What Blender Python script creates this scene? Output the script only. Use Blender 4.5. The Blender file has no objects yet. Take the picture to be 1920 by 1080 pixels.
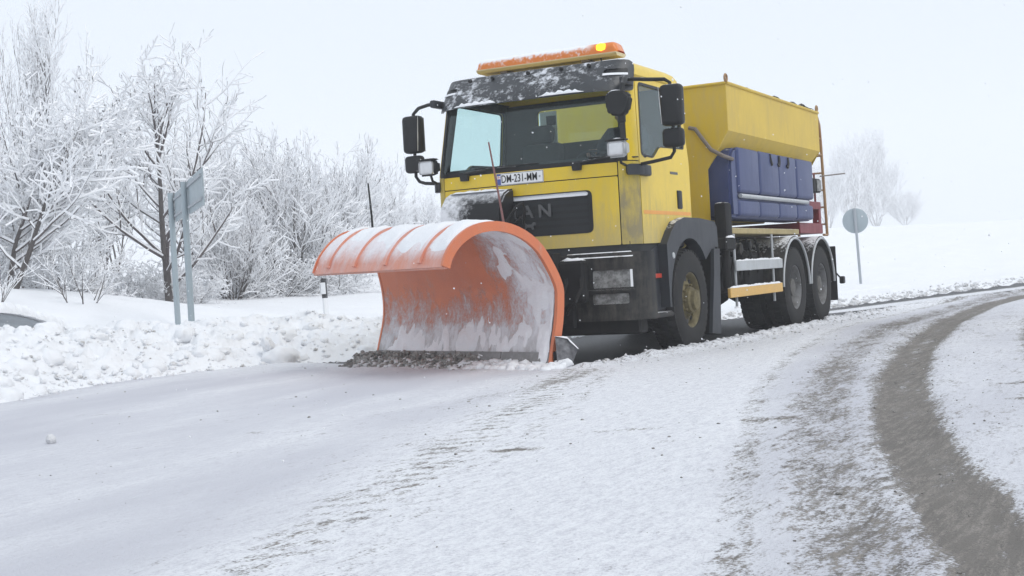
import bpy, bmesh, math, random
import numpy as np
from mathutils import Vector, Matrix, Euler
from mathutils.geometry import delaunay_2d_cdt

# ------------------------------------------------------------------ camera, sky, sun, exposure
SC = bpy.context.scene
COL = SC.collection
R = math.radians
cam = bpy.data.cameras.new('camera'); cam_o = bpy.data.objects.new('camera', cam); COL.objects.link(cam_o)
cam.sensor_width = 36.0; cam.lens = 2480.93 * 36 / 1920; cam.clip_end = 3000; cam.clip_start = 0.05
_r = Vector((-0.45831697, 0.88701222, -0.05616834)); _u = Vector((-0.03343501, 0.04594498, 0.99838427)); _d = Vector((-0.8881597, -0.45945444, -0.00859989))
cam_o.matrix_world = Matrix(((_r.x, _u.x, -_d.x, 13.3181), (_r.y, _u.y, -_d.y, 5.9422), (_r.z, _u.z, -_d.z, 0.897), (0, 0, 0, 1)))
SC.camera = cam_o

SUN_DIR = Vector((0.10, 0.62, 0.78)).normalized()          # towards the (veiled) sun
world = bpy.data.worlds.new('World'); SC.world = world; world.use_nodes = True
wn = world.node_tree; wn.nodes.clear()
w_out = wn.nodes.new('ShaderNodeOutputWorld'); w_bg = wn.nodes.new('ShaderNodeBackground')
sky = wn.nodes.new('ShaderNodeTexSky'); sky.sky_type = 'NISHITA'; sky.sun_disc = False
sky.sun_elevation = math.asin(SUN_DIR.z); sky.sun_rotation = math.atan2(SUN_DIR.x, SUN_DIR.y)
sky.air_density = 1.0; sky.dust_density = 4.0
w_mix = wn.nodes.new('ShaderNodeMix'); w_mix.data_type = 'RGBA'; w_mix.inputs[0].default_value = 0.94   # closed cloud cover over the clear sky
w_mix.inputs[7].default_value = (8.35, 9.1, 10.1, 1)
wn.links.new(sky.outputs[0], w_mix.inputs[6]); wn.links.new(w_mix.outputs[2], w_bg.inputs[0])
w_bg.inputs[1].default_value = 0.1
wn.links.new(w_bg.outputs[0], w_out.inputs[0])
sun = bpy.data.lights.new('sun', 'SUN'); sun.energy = 1.3; sun.angle = R(30); sun.color = (1.0, 0.97, 0.93)
sun_o = bpy.data.objects.new('sun', sun); COL.objects.link(sun_o)
sun_o.rotation_euler = SUN_DIR.to_track_quat('Z', 'Y').to_euler()
SC.view_settings.view_transform = 'Standard'; SC.view_settings.look = 'None'
SC.view_settings.exposure = 0.0; SC.view_settings.gamma = 1.0; SC.view_settings.use_curve_mapping = False
SC.render.engine = 'CYCLES'
cy = SC.cycles
cy.max_bounces = 8; cy.diffuse_bounces = 4; cy.glossy_bounces = 3; cy.transmission_bounces = 4; cy.transparent_max_bounces = 12; cy.volume_bounces = 4
cy.use_denoising = True
cy.caustics_reflective = False; cy.caustics_refractive = False
rng = np.random.default_rng(7); random.seed(7)

# ------------------------------------------------------------------ node materials
class NT:
    def __init__(s, name):
        s.m = bpy.data.materials.new(name); s.m.use_nodes = True; s.t = s.m.node_tree; s.t.nodes.clear()
        s.out = s.t.nodes.new('ShaderNodeOutputMaterial')
    def n(s, typ, **kw):
        nd = s.t.nodes.new(typ)
        for k, v in kw.items(): setattr(nd, k, v)
        return nd
    def l(s, a, b): s.t.links.new(a, b)
    def put(s, sock, v):
        if hasattr(v, 'is_linked') or isinstance(v, bpy.types.NodeSocket): s.l(v, sock)
        else:
            if isinstance(v, (tuple, list)) and len(v) == 3 and sock.type == 'RGBA': v = (*v, 1)
            sock.default_value = v
    def math(s, op, a, b=0.0, c=0.0, clamp=False):
        nd = s.n('ShaderNodeMath', operation=op, use_clamp=clamp)
        s.put(nd.inputs[0], a); s.put(nd.inputs[1], b); s.put(nd.inputs[2], c); return nd.outputs[0]
    def ramp(s, v, lo, hi, a=0.0, b=1.0):
        nd = s.n('ShaderNodeMapRange', interpolation_type='SMOOTHSTEP')
        for i, q in enumerate((v, lo, hi, a, b)): s.put(nd.inputs[i], q)
        return nd.outputs[0]
    def mix(s, f, a, b):
        nd = s.n('ShaderNodeMix', data_type='RGBA'); s.put(nd.inputs[0], f); s.put(nd.inputs[6], a); s.put(nd.inputs[7], b); return nd.outputs[2]
    def coord(s, scale=(1, 1, 1), kind='Object'):
        tc = s.n('ShaderNodeTexCoord'); mp = s.n('ShaderNodeMapping'); s.l(tc.outputs[kind], mp.inputs[0]); mp.inputs[3].default_value = scale
        return mp.outputs[0]
    def noise(s, scale, detail=4, rough=.6, vec=None, dist=0.0):
        nd = s.n('ShaderNodeTexNoise'); nd.inputs['Scale'].default_value = scale; nd.inputs['Detail'].default_value = detail
        nd.inputs['Roughness'].default_value = rough; nd.inputs['Distortion'].default_value = dist
        s.l(vec if vec is not None else s.coord(), nd.inputs[0]); return nd.outputs[0]
    def attr(s, name): return s.n('ShaderNodeAttribute', attribute_name=name).outputs['Fac']
    def normal_z(s):
        g = s.n('ShaderNodeNewGeometry'); x = s.n('ShaderNodeSeparateXYZ'); s.l(g.outputs['Normal'], x.inputs[0]); return x.outputs[2]
    def pos(s):
        g = s.n('ShaderNodeNewGeometry'); x = s.n('ShaderNodeSeparateXYZ'); s.l(g.outputs['Position'], x.inputs[0]); return x.outputs
    def bump(s, h, strength=.3, dist=.02):
        b = s.n('ShaderNodeBump'); b.inputs['Strength'].default_value = strength; b.inputs['Distance'].default_value = dist; s.l(h, b.inputs['Height']); return b.outputs[0]
    def bsdf(s, color, rough=.5, metal=0.0, normal=None, spec=.5, coat=0.0):
        b = s.n('ShaderNodeBsdfPrincipled'); s.put(b.inputs['Base Color'], color); s.put(b.inputs['Roughness'], rough); s.put(b.inputs['Metallic'], metal)
        s.put(b.inputs['Specular IOR Level'], spec); s.put(b.inputs['Coat Weight'], coat)
        if normal is not None: s.l(normal, b.inputs['Normal'])
        s.l(b.outputs[0], s.out.inputs[0]); return b

MATS = {}
SNOWC = (.84, .85, .868)
def paint(name, col, rough=.35, dirt=.25, dirtcol=(.16, .14, .11), snow=0.0, metal=0.0, spec=.5, scale=3.0, streak=True, var=.12, zlow=None):
    t = NT(name); c = t.coord()
    n1 = t.noise(scale, 6, .65, c); n2 = t.noise(14, 5, .7, t.coord((1, 1, .18) if streak else (1, 1, 1)))
    base = t.mix(t.math('MULTIPLY', n1, var), col, tuple(min(1, v * .62 + .05) for v in col))
    d = t.ramp(t.math('ADD', t.math('MULTIPLY', n1, .6), t.math('MULTIPLY', n2, .5)), .42, .82)
    d = t.math('MULTIPLY', d, dirt)
    if zlow is not None:      # road spray dries on the lower panels
        d = t.math('ADD', d, t.math('MULTIPLY', t.ramp(t.math('ADD', t.pos()[2], t.math('MULTIPLY', n2, -.5)), zlow, zlow - .55), .55), clamp=True)
    colr = t.mix(d, base, dirtcol); rg = t.math('ADD', t.math('MULTIPLY', d, .5), rough, clamp=True)
    nrm = None
    if snow > 0:
        n3 = t.noise(22, 6, .7); f = t.ramp(t.math('ADD', t.normal_z(), t.math('MULTIPLY', n3, 1.0)), 1.05 + (1 - snow) * .5, 1.25 + (1 - snow) * .5)
        colr = t.mix(f, colr, SNOWC); rg = t.math('ADD', rg, t.math('MULTIPLY', f, .5), clamp=True)
        nrm = t.bump(t.math('MULTIPLY', n3, f), .5, .02)
    t.bsdf(colr, rg, metal, nrm, spec); MATS[name] = t.m; return t.m

paint('yellow_paint', (.78, .54, .008), .30, .34, (.42, .36, .20), zlow=1.45, scale=2.2)
paint('yellow_grimy', (.62, .45, .03), .4, .75, (.26, .22, .12), zlow=1.75, scale=4)
paint('hopper_yellow', (.66, .45, .018), .45, .60, (.50, .38, .17), snow=.25, scale=1.3)
paint('beige_yellow', (.42, .33, .14), .55, .5, (.2, .17, .12), snow=.8)
paint('black_plastic', (.008, .009, .010), .45, .25, (.045, .043, .04), snow=.3, spec=.3)
paint('dark_grey_plastic', (.026, .030, .038), .45, .35, (.055, .053, .05), snow=.35, spec=.3)
paint('chassis_black', (.007, .007, .008), .6, .55, (.040, .036, .030), snow=.25, spec=.2)
paint('dirty_bumper', (.010, .010, .011), .5, .75, (.115, .105, .088), snow=.62, scale=4.5, spec=.25)
paint('rubber', (.013, .013, .014), .75, .55, (.065, .060, .053), scale=5, spec=.25)
paint('hub_paint', (.16, .13, .055), .65, .85, (.06, .052, .036), scale=7, streak=False)
paint('steel_rim', (.20, .20, .20), .5, .6, (.06, .054, .045), metal=.3, scale=7, streak=False)
paint('dark_rim', (.11, .105, .095), .6, .5, (.06, .055, .05), scale=7, streak=False)
paint('galvanised', (.36, .39, .42), .5, .15, (.2, .2, .2), snow=.6, metal=.25)
paint('sign_grey', (.34, .40, .43), .45, .2, (.25, .27, .28), snow=.2, metal=.15)
paint('rail_silver', (.50, .52, .53), .5, .35, (.2, .19, .17), snow=.8, metal=.2)
paint('guard_amber', (.72, .42, .09), .45, .35, (.5, .42, .28), snow=.8)
paint('red_frame', (.20, .012, .018), .45, .35, (.06, .03, .03), snow=.3)
paint('red_reflector', (.55, .05, .025), .3, .2)
paint('stripe_orange', (.80, .33, .02), .35, .15)
paint('tank_blue', (.024, .042, .145), .40, .38, (.08, .095, .145), snow=.25, scale=2.0, zlow=1.1)
paint('ladder_paint', (.36, .22, .10), .5, .5, (.22, .06, .03))
paint('wear_steel', (.17, .165, .16), .55, .6, (.42, .42, .42), scale=6, streak=False)
paint('white_plastic', (.80, .81, .82), .4, .1)
paint('plate_white', (.86, .86, .86), .35, .05, zlow=None)
paint('plate_blue', (.06, .09, .32), .4, .05)
paint('print_black', (.006, .006, .008), .5, .0)
paint('logo_grey', (.075, .078, .082), .4, .2)
paint('hose_grey', (.18, .15, .13), .6, .4)
paint('beacon_base', (.66, .57, .34), .5, .2)
paint('seat_fabric', (.025, .027, .032), .9, .0)
paint('interior', (.016, .018, .020), .85, .0)
paint('jacket', (.022, .026, .040), .9, .0)
paint('skin', (.36, .21, .15), .6, .0)
paint('flap_grey', (.07, .07, .075), .6, .6, (.40, .40, .42), snow=.8, scale=9, streak=False)
paint('rod_pink', (.20, .085, .08), .5, .2)

def simple(name, col, rough=.5, metal=0, **k):
    t = NT(name); t.bsdf(col, rough, metal, **k); MATS[name] = t.m; return t.m
def make_snow(name, col=SNOWC, bstr=.35, scale=9, dirt=0.0, dirtcol=(.30, .27, .23)):
    t = NT(name); n = t.noise(scale, 8, .62); n2 = t.noise(70, 4, .7)
    c = t.mix(t.ramp(t.noise(1.2, 3, .5), .3, .7), col, tuple(v * .96 for v in col))
    if dirt > 0:
        g = t.ramp(t.math('ADD', t.noise(7, 6, .7), t.math('MULTIPLY', n2, .35)), .92 - dirt * .5, 1.05 - dirt * .4); c = t.mix(t.math('MULTIPLY', g, .75), c, dirtcol)
    t.bsdf(c, .75, 0, t.bump(t.math('ADD', n, t.math('MULTIPLY', n2, .3)), bstr, .05), .25); MATS[name] = t.m
make_snow('snow'); make_snow('snow_soft', bstr=.12, scale=3); make_snow('snow_dirty', dirt=.52); make_snow('snow_branch', (.92, .925, .94), .05, 20)
make_snow('snow_packed', (.88, .88, .90), .5, 16, .08, (.45, .42, .40)); make_snow('slush', (.50, .485, .46), .8, 22, .75, (.15, .14, .125)); make_snow('slush_light', (.72, .72, .73), .5, 12, .5, (.3, .28, .25))

t = NT('bark'); n = t.noise(9, 5, .7, t.coord((1, 1, .3))); t.bsdf(t.mix(n, (.045, .036, .033), (.12, .105, .10)), .9, 0, t.bump(n, .5, .02)); MATS['bark'] = t.m
t = NT('twig'); n = t.noise(3, 3, .7); t.bsdf(t.mix(n, (.055, .044, .042), (.15, .125, .125)), .9); MATS['twig'] = t.m
t = NT('dry_weed'); n = t.noise(3, 3, .7); t.bsdf(t.mix(n, (.12, .10, .08), (.24, .21, .17)), .9); MATS['dry_weed'] = t.m

def glass(name, tint, gl=.06):
    t = NT(name); tr = t.n('ShaderNodeBsdfTransparent'); tr.inputs[0].default_value = (*tint, 1)
    g = t.n('ShaderNodeBsdfGlossy'); g.inputs['Roughness'].default_value = .03; g.inputs[0].default_value = (.9, .95, .95, 1)
    fr = t.n('ShaderNodeFresnel'); gq_ = t.n('ShaderNodeNewGeometry'); t.l(t.math('MULTIPLY_ADD', gq_.outputs['Backfacing'], -.8333, 1.5), fr.inputs[0])
    n = t.noise(2.5, 5, .7, t.coord((1, 1, .25))); dn = t.n('ShaderNodeBsdfDiffuse'); dn.inputs[0].default_value = (.55, .6, .6, 1)
    m1 = t.n('ShaderNodeMixShader'); t.l(t.math('MULTIPLY', fr.outputs[0], .6), m1.inputs[0]); t.l(tr.outputs[0], m1.inputs[1]); t.l(g.outputs[0], m1.inputs[2])
    m2 = t.n('ShaderNodeMixShader'); t.l(t.ramp(n, .35, .8, gl * .3, gl * 1.6), m2.inputs[0]); t.l(m1.outputs[0], m2.inputs[1]); t.l(dn.outputs[0], m2.inputs[2])
    t.l(m2.outputs[0], t.out.inputs[0]); MATS[name] = t.m
glass('tinted_glass', (.89, .965, .96), .010)
glass('clear_lens', (.85, .87, .88), .22)

t = NT('lamp_reflector'); n = t.noise(30, 3, .6); t.bsdf(t.mix(n, (.55, .56, .57), (.75, .75, .75)), .25, .6); MATS['lamp_reflector'] = t.m
t = NT('headlight_dirty'); n = t.noise(12, 6, .7); t.bsdf(t.mix(t.ramp(n, .35, .65), (.10, .10, .095), (.32, .32, .31)), .55); MATS['headlight_dirty'] = t.m
# amber light bar: translucent plastic, snow lying on it; one lamp in it is lit
t = NT('amber_dome'); n3 = t.noise(16, 6, .75); nz = t.normal_z()
f = t.math('MULTIPLY', t.ramp(t.math('ADD', t.math('MULTIPLY', nz, .5), t.math('MULTIPLY', n3, 1.1)), .58, .86), t.ramp(t.pos()[1], .60, .45))
b = t.bsdf(t.mix(f, (.72, .20, .025), SNOWC), t.math('ADD', t.math('MULTIPLY', f, .5), .22, clamp=True)); t.put(b.inputs['Transmission Weight'], 0.0); MATS['amber_dome'] = t.m
t = NT('lit_lamp'); e = t.n('ShaderNodeEmission'); e.inputs[0].default_value = (1, .52, .03, 1); e.inputs[1].default_value = 3.2; t.l(e.outputs[0], t.out.inputs[0]); MATS['lit_lamp'] = t.m

# visor: dark plastic with wet snow frozen onto it
t = NT('visor_plastic'); n = t.noise(9, 10, .75, t.coord((1, 1, 1.5))); n2 = t.noise(1.7, 3, .5)
y_ = t.math('ABSOLUTE', t.pos()[1])
f = t.ramp(t.math('ADD', t.math('MULTIPLY', n, 1.0), t.math('MULTIPLY', n2, .55)), .76, .87)
f = t.math('MULTIPLY', f, t.ramp(y_, .98, .88)); f = t.math('MULTIPLY', f, .95)
t.bsdf(t.mix(f, t.mix(t.noise(3, 3, .6), (.012, .014, .016), (.055, .060, .066)), (.74, .76, .80)), t.math('ADD', t.math('MULTIPLY', f, .4), .4), 0, t.bump(t.math('MULTIPLY', n, f), .9, .03)); MATS['visor_plastic'] = t.m

t = NT('shield_plastic'); n = t.noise(16, 8, .75); n2 = t.noise(3, 3, .5); ps = t.pos()
f = t.ramp(t.math('ADD', t.math('MULTIPLY', n, .8), t.math('ADD', t.math('MULTIPLY', n2, .5), t.math('MULTIPLY', t.ramp(ps[1], -.30, -.80), .45))), .78, 1.12)
f = t.math('MAXIMUM', t.math('MULTIPLY', f, t.ramp(ps[1], -.15, -.20)), t.ramp(t.math('ADD', t.normal_z(), t.math('MULTIPLY', n, .6)), .95, 1.25))
t.bsdf(t.mix(f, (.010, .010, .011), (.80, .81, .84)), t.math('ADD', t.math('MULTIPLY', f, .35), .4), 0, t.bump(t.math('MULTIPLY', n, f), .6, .03), .3); MATS['shield_plastic'] = t.m
# plough moldboard: u runs from the leading to the trailing end, v from the cutting edge to the lip (v > 2: outside)
t = NT('plough_orange'); uv = t.n('ShaderNodeUVMap', uv_map='UVMap'); sp = t.n('ShaderNodeSeparateXYZ'); t.l(uv.outputs[0], sp.inputs[0]); u, v = sp.outputs[0], sp.outputs[1]
mp = t.n('ShaderNodeMapping'); t.l(uv.outputs[0], mp.inputs[0]); mp.inputs[3].default_value = (7, 3.2, 1)
n1 = t.noise(1.6, 8, .72, mp.outputs[0], .5); n2 = t.noise(4.5, 6, .75, t.coord((1.6, 1.6, .7)))
nn = t.math('ADD', t.math('MULTIPLY', n1, .9), t.math('MULTIPLY', n2, .5))            # ~ .7 mean
near = t.ramp(u, .46, .10); low = t.ramp(v, .46, .12); lowband = t.ramp(v, .27, .10); hi = t.ramp(v, .80, .62)
a = t.math('MULTIPLY', near, hi); a = t.math('MAXIMUM', t.math('MULTIPLY', a, .85), t.math('MAXIMUM', t.math('MULTIPLY', low, .62), lowband))
inside = t.math('LESS_THAN', v, 1.5)
f = t.ramp(t.math('ADD', a, t.math('ADD', t.math('MULTIPLY', t.math('SUBTRACT', nn, .7), 1.7), t.math('MULTIPLY', t.math('SUBTRACT', t.noise(45, 4, .8, t.coord((1, 1, .5))), .5), .9))), .22, .92)
f = t.math('MULTIPLY', f, inside)
fo = t.math('MULTIPLY', t.ramp(t.math('ADD', t.math('MULTIPLY', t.normal_z(), 1.15), t.math('MULTIPLY', nn, .8)), .85, 1.45), t.math('SUBTRACT', 1.0, inside)); fo = t.math('MULTIPLY', fo, .92); fo = t.math('MAXIMUM', fo, t.math('MULTIPLY', t.math('SUBTRACT', 1.0, inside), t.ramp(nn, .50, .95, .10, .38)))
f = t.math('MAXIMUM', f, fo)
base = t.mix(t.ramp(t.noise(2.5, 4, .6), .3, .7), (.66, .185, .070), (.58, .165, .075))
base = t.mix(t.math('MULTIPLY', t.ramp(n2, .5, .75), .3), base, (.55, .30, .22))
t.bsdf(t.mix(f, base, t.mix(t.math('MULTIPLY', t.ramp(t.math('ADD', v, t.math('MULTIPLY', n1, .15)), .30, .12), .75), (.79, .79, .82), t.mix(t.ramp(n2, .4, .6), (.30, .29, .28), (.66, .66, .67)))), t.math('ADD', t.math('MULTIPLY', f, .35), .42), 0, t.bump(t.math('MULTIPLY', nn, f), .8, .03)); MATS['plough_orange'] = t.m

# road: wet asphalt under a thin layer of driven snow
t = NT('road_snow'); P = t.coord((.35, 1, 1)); Q = t.coord()
cover = t.attr('cover'); sl = t.attr('slush'); pk = t.attr('pack')
n1 = t.noise(5.5, 8, .72, P); n2 = t.noise(26, 6, .75, P); n3 = t.noise(75, 3, .7, Q); n4 = t.noise(1.1, 4, .55, P)
ff = t.math('ADD', sl, t.math('ADD', t.math('MULTIPLY', t.math('SUBTRACT', n1, .5), 1.0), t.math('ADD', t.math('MULTIPLY', t.math('SUBTRACT', n2, .5), 1.3), t.math('MULTIPLY', t.math('SUBTRACT', n3, .5), 1.1))))
fs = t.ramp(ff, .34, .66)
snowc = t.mix(t.ramp(t.math('ADD', pk, t.math('MULTIPLY', t.math('SUBTRACT', n4, .5), .9)), .15, .85), (.80, .81, .83), (.55, .555, .60))
n5 = t.noise(150, 3, .75, Q); slc = t.mix(t.ramp(t.math('ADD', t.math('MULTIPLY', n5, .6), t.math('MULTIPLY', n2, .4)), .38, .62), (.065, .055, .044), (.29, .262, .225))
snowc = t.mix(t.ramp(t.math('ADD', t.math('MULTIPLY', n3, .5), t.math('MULTIPLY', n2, .5)), .40, .66), snowc, (.56, .56, .60)); n6 = t.noise(30, 5, .7, t.coord((.10, 1, 1))); n7 = t.noise(2.2, 5, .65, t.coord((.6, 1, 1))); slc = t.mix(t.ramp(n6, .42, .60), slc, t.mix(n7, (.055, .047, .038), (.20, .178, .150))); slc = t.mix(t.ramp(t.math('ADD', t.math('MULTIPLY', n7, .6), t.math('MULTIPLY', n2, .5)), .66, .82), slc, (.46, .445, .43)); c = t.mix(t.math('MULTIPLY', fs, .92), snowc, slc)
ca = t.ramp(t.math('ADD', cover, t.math('ADD', t.math('MULTIPLY', t.math('SUBTRACT', n2, .5), .8), t.math('MULTIPLY', t.math('SUBTRACT', n1, .5), .7))), .35, .62)
asph = t.mix(n3, (.024, .025, .027), (.060, .060, .062))
c = t.mix(ca, asph, c)
rg = t.math('ADD', t.math('MULTIPLY', ca, .32), .50)
hgt = t.math('ADD', t.math('MULTIPLY', n1, .5), t.math('ADD', t.math('MULTIPLY', n2, .35), t.math('MULTIPLY', n3, .22)))
t.bsdf(c, rg, 0, t.bump(hgt, .85, .035), .3); MATS['road_snow'] = t.m

# ------------------------------------------------------------------ mesh helpers
def tag(o, label=None, cat=None, group=None, kind=None):
    if label: o['label'] = label
    if cat: o['category'] = cat
    if group: o['group'] = group
    if kind: o['kind'] = kind
    return o
def empty(name, loc=(0, 0, 0), rz=0.0, parent=None):
    o = bpy.data.objects.new(name, None); COL.objects.link(o); o.location = loc; o.rotation_euler = (0, 0, rz); o.empty_display_size = .1
    if parent: o.parent = parent
    return o
def link(name, me, mat, parent=None, sharp=35):
    if mat is not None: me.materials.append(MATS[mat])
    if sharp is not None and len(me.polygons):
        me.polygons.foreach_set('use_smooth', [True] * len(me.polygons)); me.set_sharp_from_angle(angle=R(sharp))
    o = bpy.data.objects.new(name, me); COL.objects.link(o)
    if parent: o.parent = parent
    return o
class MB:
    def __init__(s): s.v = []; s.f = []
    def add(s, vs, fs):
        k = len(s.v); s.v += [tuple(p) for p in vs]; s.f += [tuple(i + k for i in q) for q in fs]; return s
    def box(s, lo, hi, bev=0.0, rot=None, seg=1):
        lo = Vector(lo); hi = Vector(hi); c = (lo + hi) / 2; d = hi - lo
        bm = bmesh.new(); bmesh.ops.create_cube(bm, size=1.0)
        for q in bm.verts: q.co = Vector((q.co.x * d.x, q.co.y * d.y, q.co.z * d.z))
        if bev > 0: bmesh.ops.bevel(bm, geom=bm.edges[:], offset=bev, segments=seg, profile=.5, affect='EDGES')
        M = Euler(rot).to_matrix() if rot else None
        bm.verts.index_update()
        vs = [(M @ q.co if M else q.co) + c for q in bm.verts]; fs = [[w.index for w in f.verts] for f in bm.faces]; bm.free(); return s.add(vs, fs)
    def tube(s, pts, r, n=8, cap=True):
        pts = [Vector(p) for p in pts]; rs = r if isinstance(r, (list, tuple)) else [r] * len(pts)
        rings = []; prev = None
        for i, p in enumerate(pts):
            d = (pts[min(i + 1, len(pts) - 1)] - pts[max(i - 1, 0)]).normalized()
            a = (prev - d * prev.dot(d)) if prev is not None else d.orthogonal()
            a.normalize(); prev = a; b = d.cross(a)
            rings.append([p + (a * math.cos(k * 2 * math.pi / n) + b * math.sin(k * 2 * math.pi / n)) * rs[i] for k in range(n)])
        vs = [q for g in rings for q in g]; fs = []
        for i in range(len(pts) - 1):
            for k in range(n): fs.append((i * n + k, i * n + (k + 1) % n, (i + 1) * n + (k + 1) % n, (i + 1) * n + k))
        if cap: fs += [tuple(range(n))[::-1], tuple((len(pts) - 1) * n + k for k in range(n))]
        return s.add(vs, fs)
    def lathe(s, prof, n=32, axis='y', c=(0, 0, 0), closed=False):
        # prof: list of (radius, along)
        vs = []; m = len(prof)
        for k in range(n):
            a = 2 * math.pi * k / n
            for (r, h) in prof:
                p = {'y': (r * math.cos(a), h, r * math.sin(a)), 'z': (r * math.cos(a), r * math.sin(a), h), 'x': (h, r * math.cos(a), r * math.sin(a))}[axis]
                vs.append((p[0] + c[0], p[1] + c[1], p[2] + c[2]))
        fs = []
        for k in range(n):
            k2 = (k + 1) % n
            for i in range(m if closed else m - 1):
                j = (i + 1) % m; fs.append((k * m + i, k * m + j, k2 * m + j, k2 * m + i))
        return s.add(vs, fs)
    def prism(s, poly, a, b, axis='y'):
        # poly in the plane normal to axis, extruded from a to b
        def P(p, t): return {'y': (p[0], t, p[1]), 'x': (t, p[0], p[1]), 'z': (p[0], p[1], t)}[axis]
        n = len(poly); vs = [P(p, a) for p in poly] + [P(p, b) for p in poly]
        fs = [tuple(range(n)), tuple(range(n, 2 * n))[::-1]] + [(i, i + n, (i + 1) % n + n, (i + 1) % n) for i in range(n)]
        return s.add(vs, fs)
    def mesh(s, name):
        me = bpy.data.meshes.new(name); me.from_pydata(s.v, [], s.f); me.validate()
        bm = bmesh.new(); bm.from_mesh(me); bmesh.ops.remove_doubles(bm, verts=bm.verts, dist=1e-5); bmesh.ops.recalc_face_normals(bm, faces=bm.faces); bm.to_mesh(me); bm.free()
        return me
    def build(s, name, mat, parent=None, sharp=35): return link(name, s.mesh(name), mat, parent, sharp)
def np_mesh(name, V, F):
    V = np.asarray(V, np.float32); F = np.asarray(F, np.int32); me = bpy.data.meshes.new(name); k = F.shape[1]
    me.vertices.add(len(V)); me.vertices.foreach_set('co', V.ravel()); me.loops.add(F.size); me.loops.foreach_set('vertex_index', F.ravel())
    me.polygons.add(len(F)); me.polygons.foreach_set('loop_start', np.arange(0, F.size, k, dtype=np.int32)); me.polygons.foreach_set('loop_total', np.full(len(F), k, np.int32))
    me.update(calc_edges=True); return me
def copy_tree(o, parent=None):
    c = o.copy(); COL.objects.link(c); c.parent = parent
    for ch in list(o.children): copy_tree(ch, c)
    return c
def inpoly(p, poly):
    x, y = p; r = False; j = len(poly) - 1
    for i in range(len(poly)):
        xi, yi = poly[i]; xj, yj = poly[j]
        if (yi > y) != (yj > y) and x < (xj - xi) * (y - yi) / (yj - yi) + xi: r = not r
        j = i
    return r
def rounded(pts, rad, n=4):
    out = []; N = len(pts)
    for i in range(N):
        p = Vector(pts[i]); a = Vector(pts[i - 1]); b = Vector(pts[(i + 1) % N]); rr = rad[i] if isinstance(rad, (list, tuple)) else rad
        if rr <= 0: out.append(tuple(p)); continue
        da = (a - p); db = (b - p); k = min(rr, da.length * .45, db.length * .45)
        A = p + da.normalized() * k; B = p + db.normalized() * k
        for q in range(n + 1):
            w = q / n; out.append(tuple(A * (1 - w) ** 2 + p * 2 * w * (1 - w) + B * w * w))
    return out
def densify(poly, step):
    out = []
    for i in range(len(poly)):
        a = Vector(poly[i]); b = Vector(poly[(i + 1) % len(poly)]); n = max(1, int((b - a).length / step))
        for k in range(n): out.append(tuple(a.lerp(b, k / n)))
    return out
def panel(name, outer, holes, fmap, off, thick, mat, parent, grid=.06, sharp=30):
    """sheet cut from the (s, z) development of a curved body, given thickness inwards"""
    O = densify(outer, grid); Hs = [densify(h, grid) for h in holes]
    pts = []; edges = []
    for loop in [O] + Hs:
        k = len(pts); n = len(loop); pts += loop; edges += [(k + i, k + (i + 1) % n) for i in range(n)]
    xs = [p[0] for p in O]; zs = [p[1] for p in O]
    x = min(xs) + grid * .5
    while x < max(xs):
        z = min(zs) + grid * .5
        while z < max(zs):
            if inpoly((x, z), O) and not any(inpoly((x, z), h) for h in Hs): pts.append((x, z))
            z += grid
        x += grid
    vv, _, ff, *_ = delaunay_2d_cdt([Vector(p) for p in pts], edges, [], 0, 1e-5)
    keep = []
    for f in ff:
        c = (sum(vv[i].x for i in f) / len(f), sum(vv[i].y for i in f) / len(f))
        if inpoly(c, O) and not any(inpoly(c, h) for h in Hs): keep.append(tuple(f))
    of = off if callable(off) else (lambda s, z: off)
    n = len(vv); V = [fmap(p.x, p.y, of(p.x, p.y)) for p in vv] + [fmap(p.x, p.y, of(p.x, p.y) - thick) for p in vv]
    F = list(keep) + [tuple(i + n for i in f[::-1]) for f in keep]
    cnt = {}
    for f in keep:
        for i in range(len(f)):
            e = (f[i], f[(i + 1) % len(f)]); cnt[e] = 1
    for (a, b) in list(cnt):
        if (b, a) not in cnt: F.append((b, a, a + n, b + n))
    m = MB(); m.add(V, F); return m.build(name, mat, parent, sharp)
def rect(a, b, c, d): return [(a, c), (b, c), (b, d), (a, d)]
def text(name, body, size, mat, parent, origin, xdir, ydir, sx=1.0, extrude=.002, align='CENTER', bold=0.0):
    cu = bpy.data.curves.new(name, 'FONT'); cu.body = body; cu.size = size; cu.extrude = extrude; cu.align_x = align; cu.align_y = 'CENTER'; cu.offset = bold; cu.resolution_u = 3
    tmp = bpy.data.objects.new('tmp', cu); COL.objects.link(tmp); dg = bpy.context.evaluated_depsgraph_get(); dg.update()
    me = bpy.data.meshes.new_from_object(tmp.evaluated_get(dg)); bpy.data.objects.remove(tmp)
    X = Vector(xdir).normalized(); Y = Vector(ydir).normalized(); Z = X.cross(Y)
    M = Matrix(((X.x * sx, Y.x, Z.x, origin[0]), (X.y * sx, Y.y, Z.y, origin[1]), (X.z * sx, Y.z, Z.z, origin[2]), (0, 0, 0, 1)))
    me.transform(M); me.materials.clear(); return link(name, me, mat, parent, None)

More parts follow.
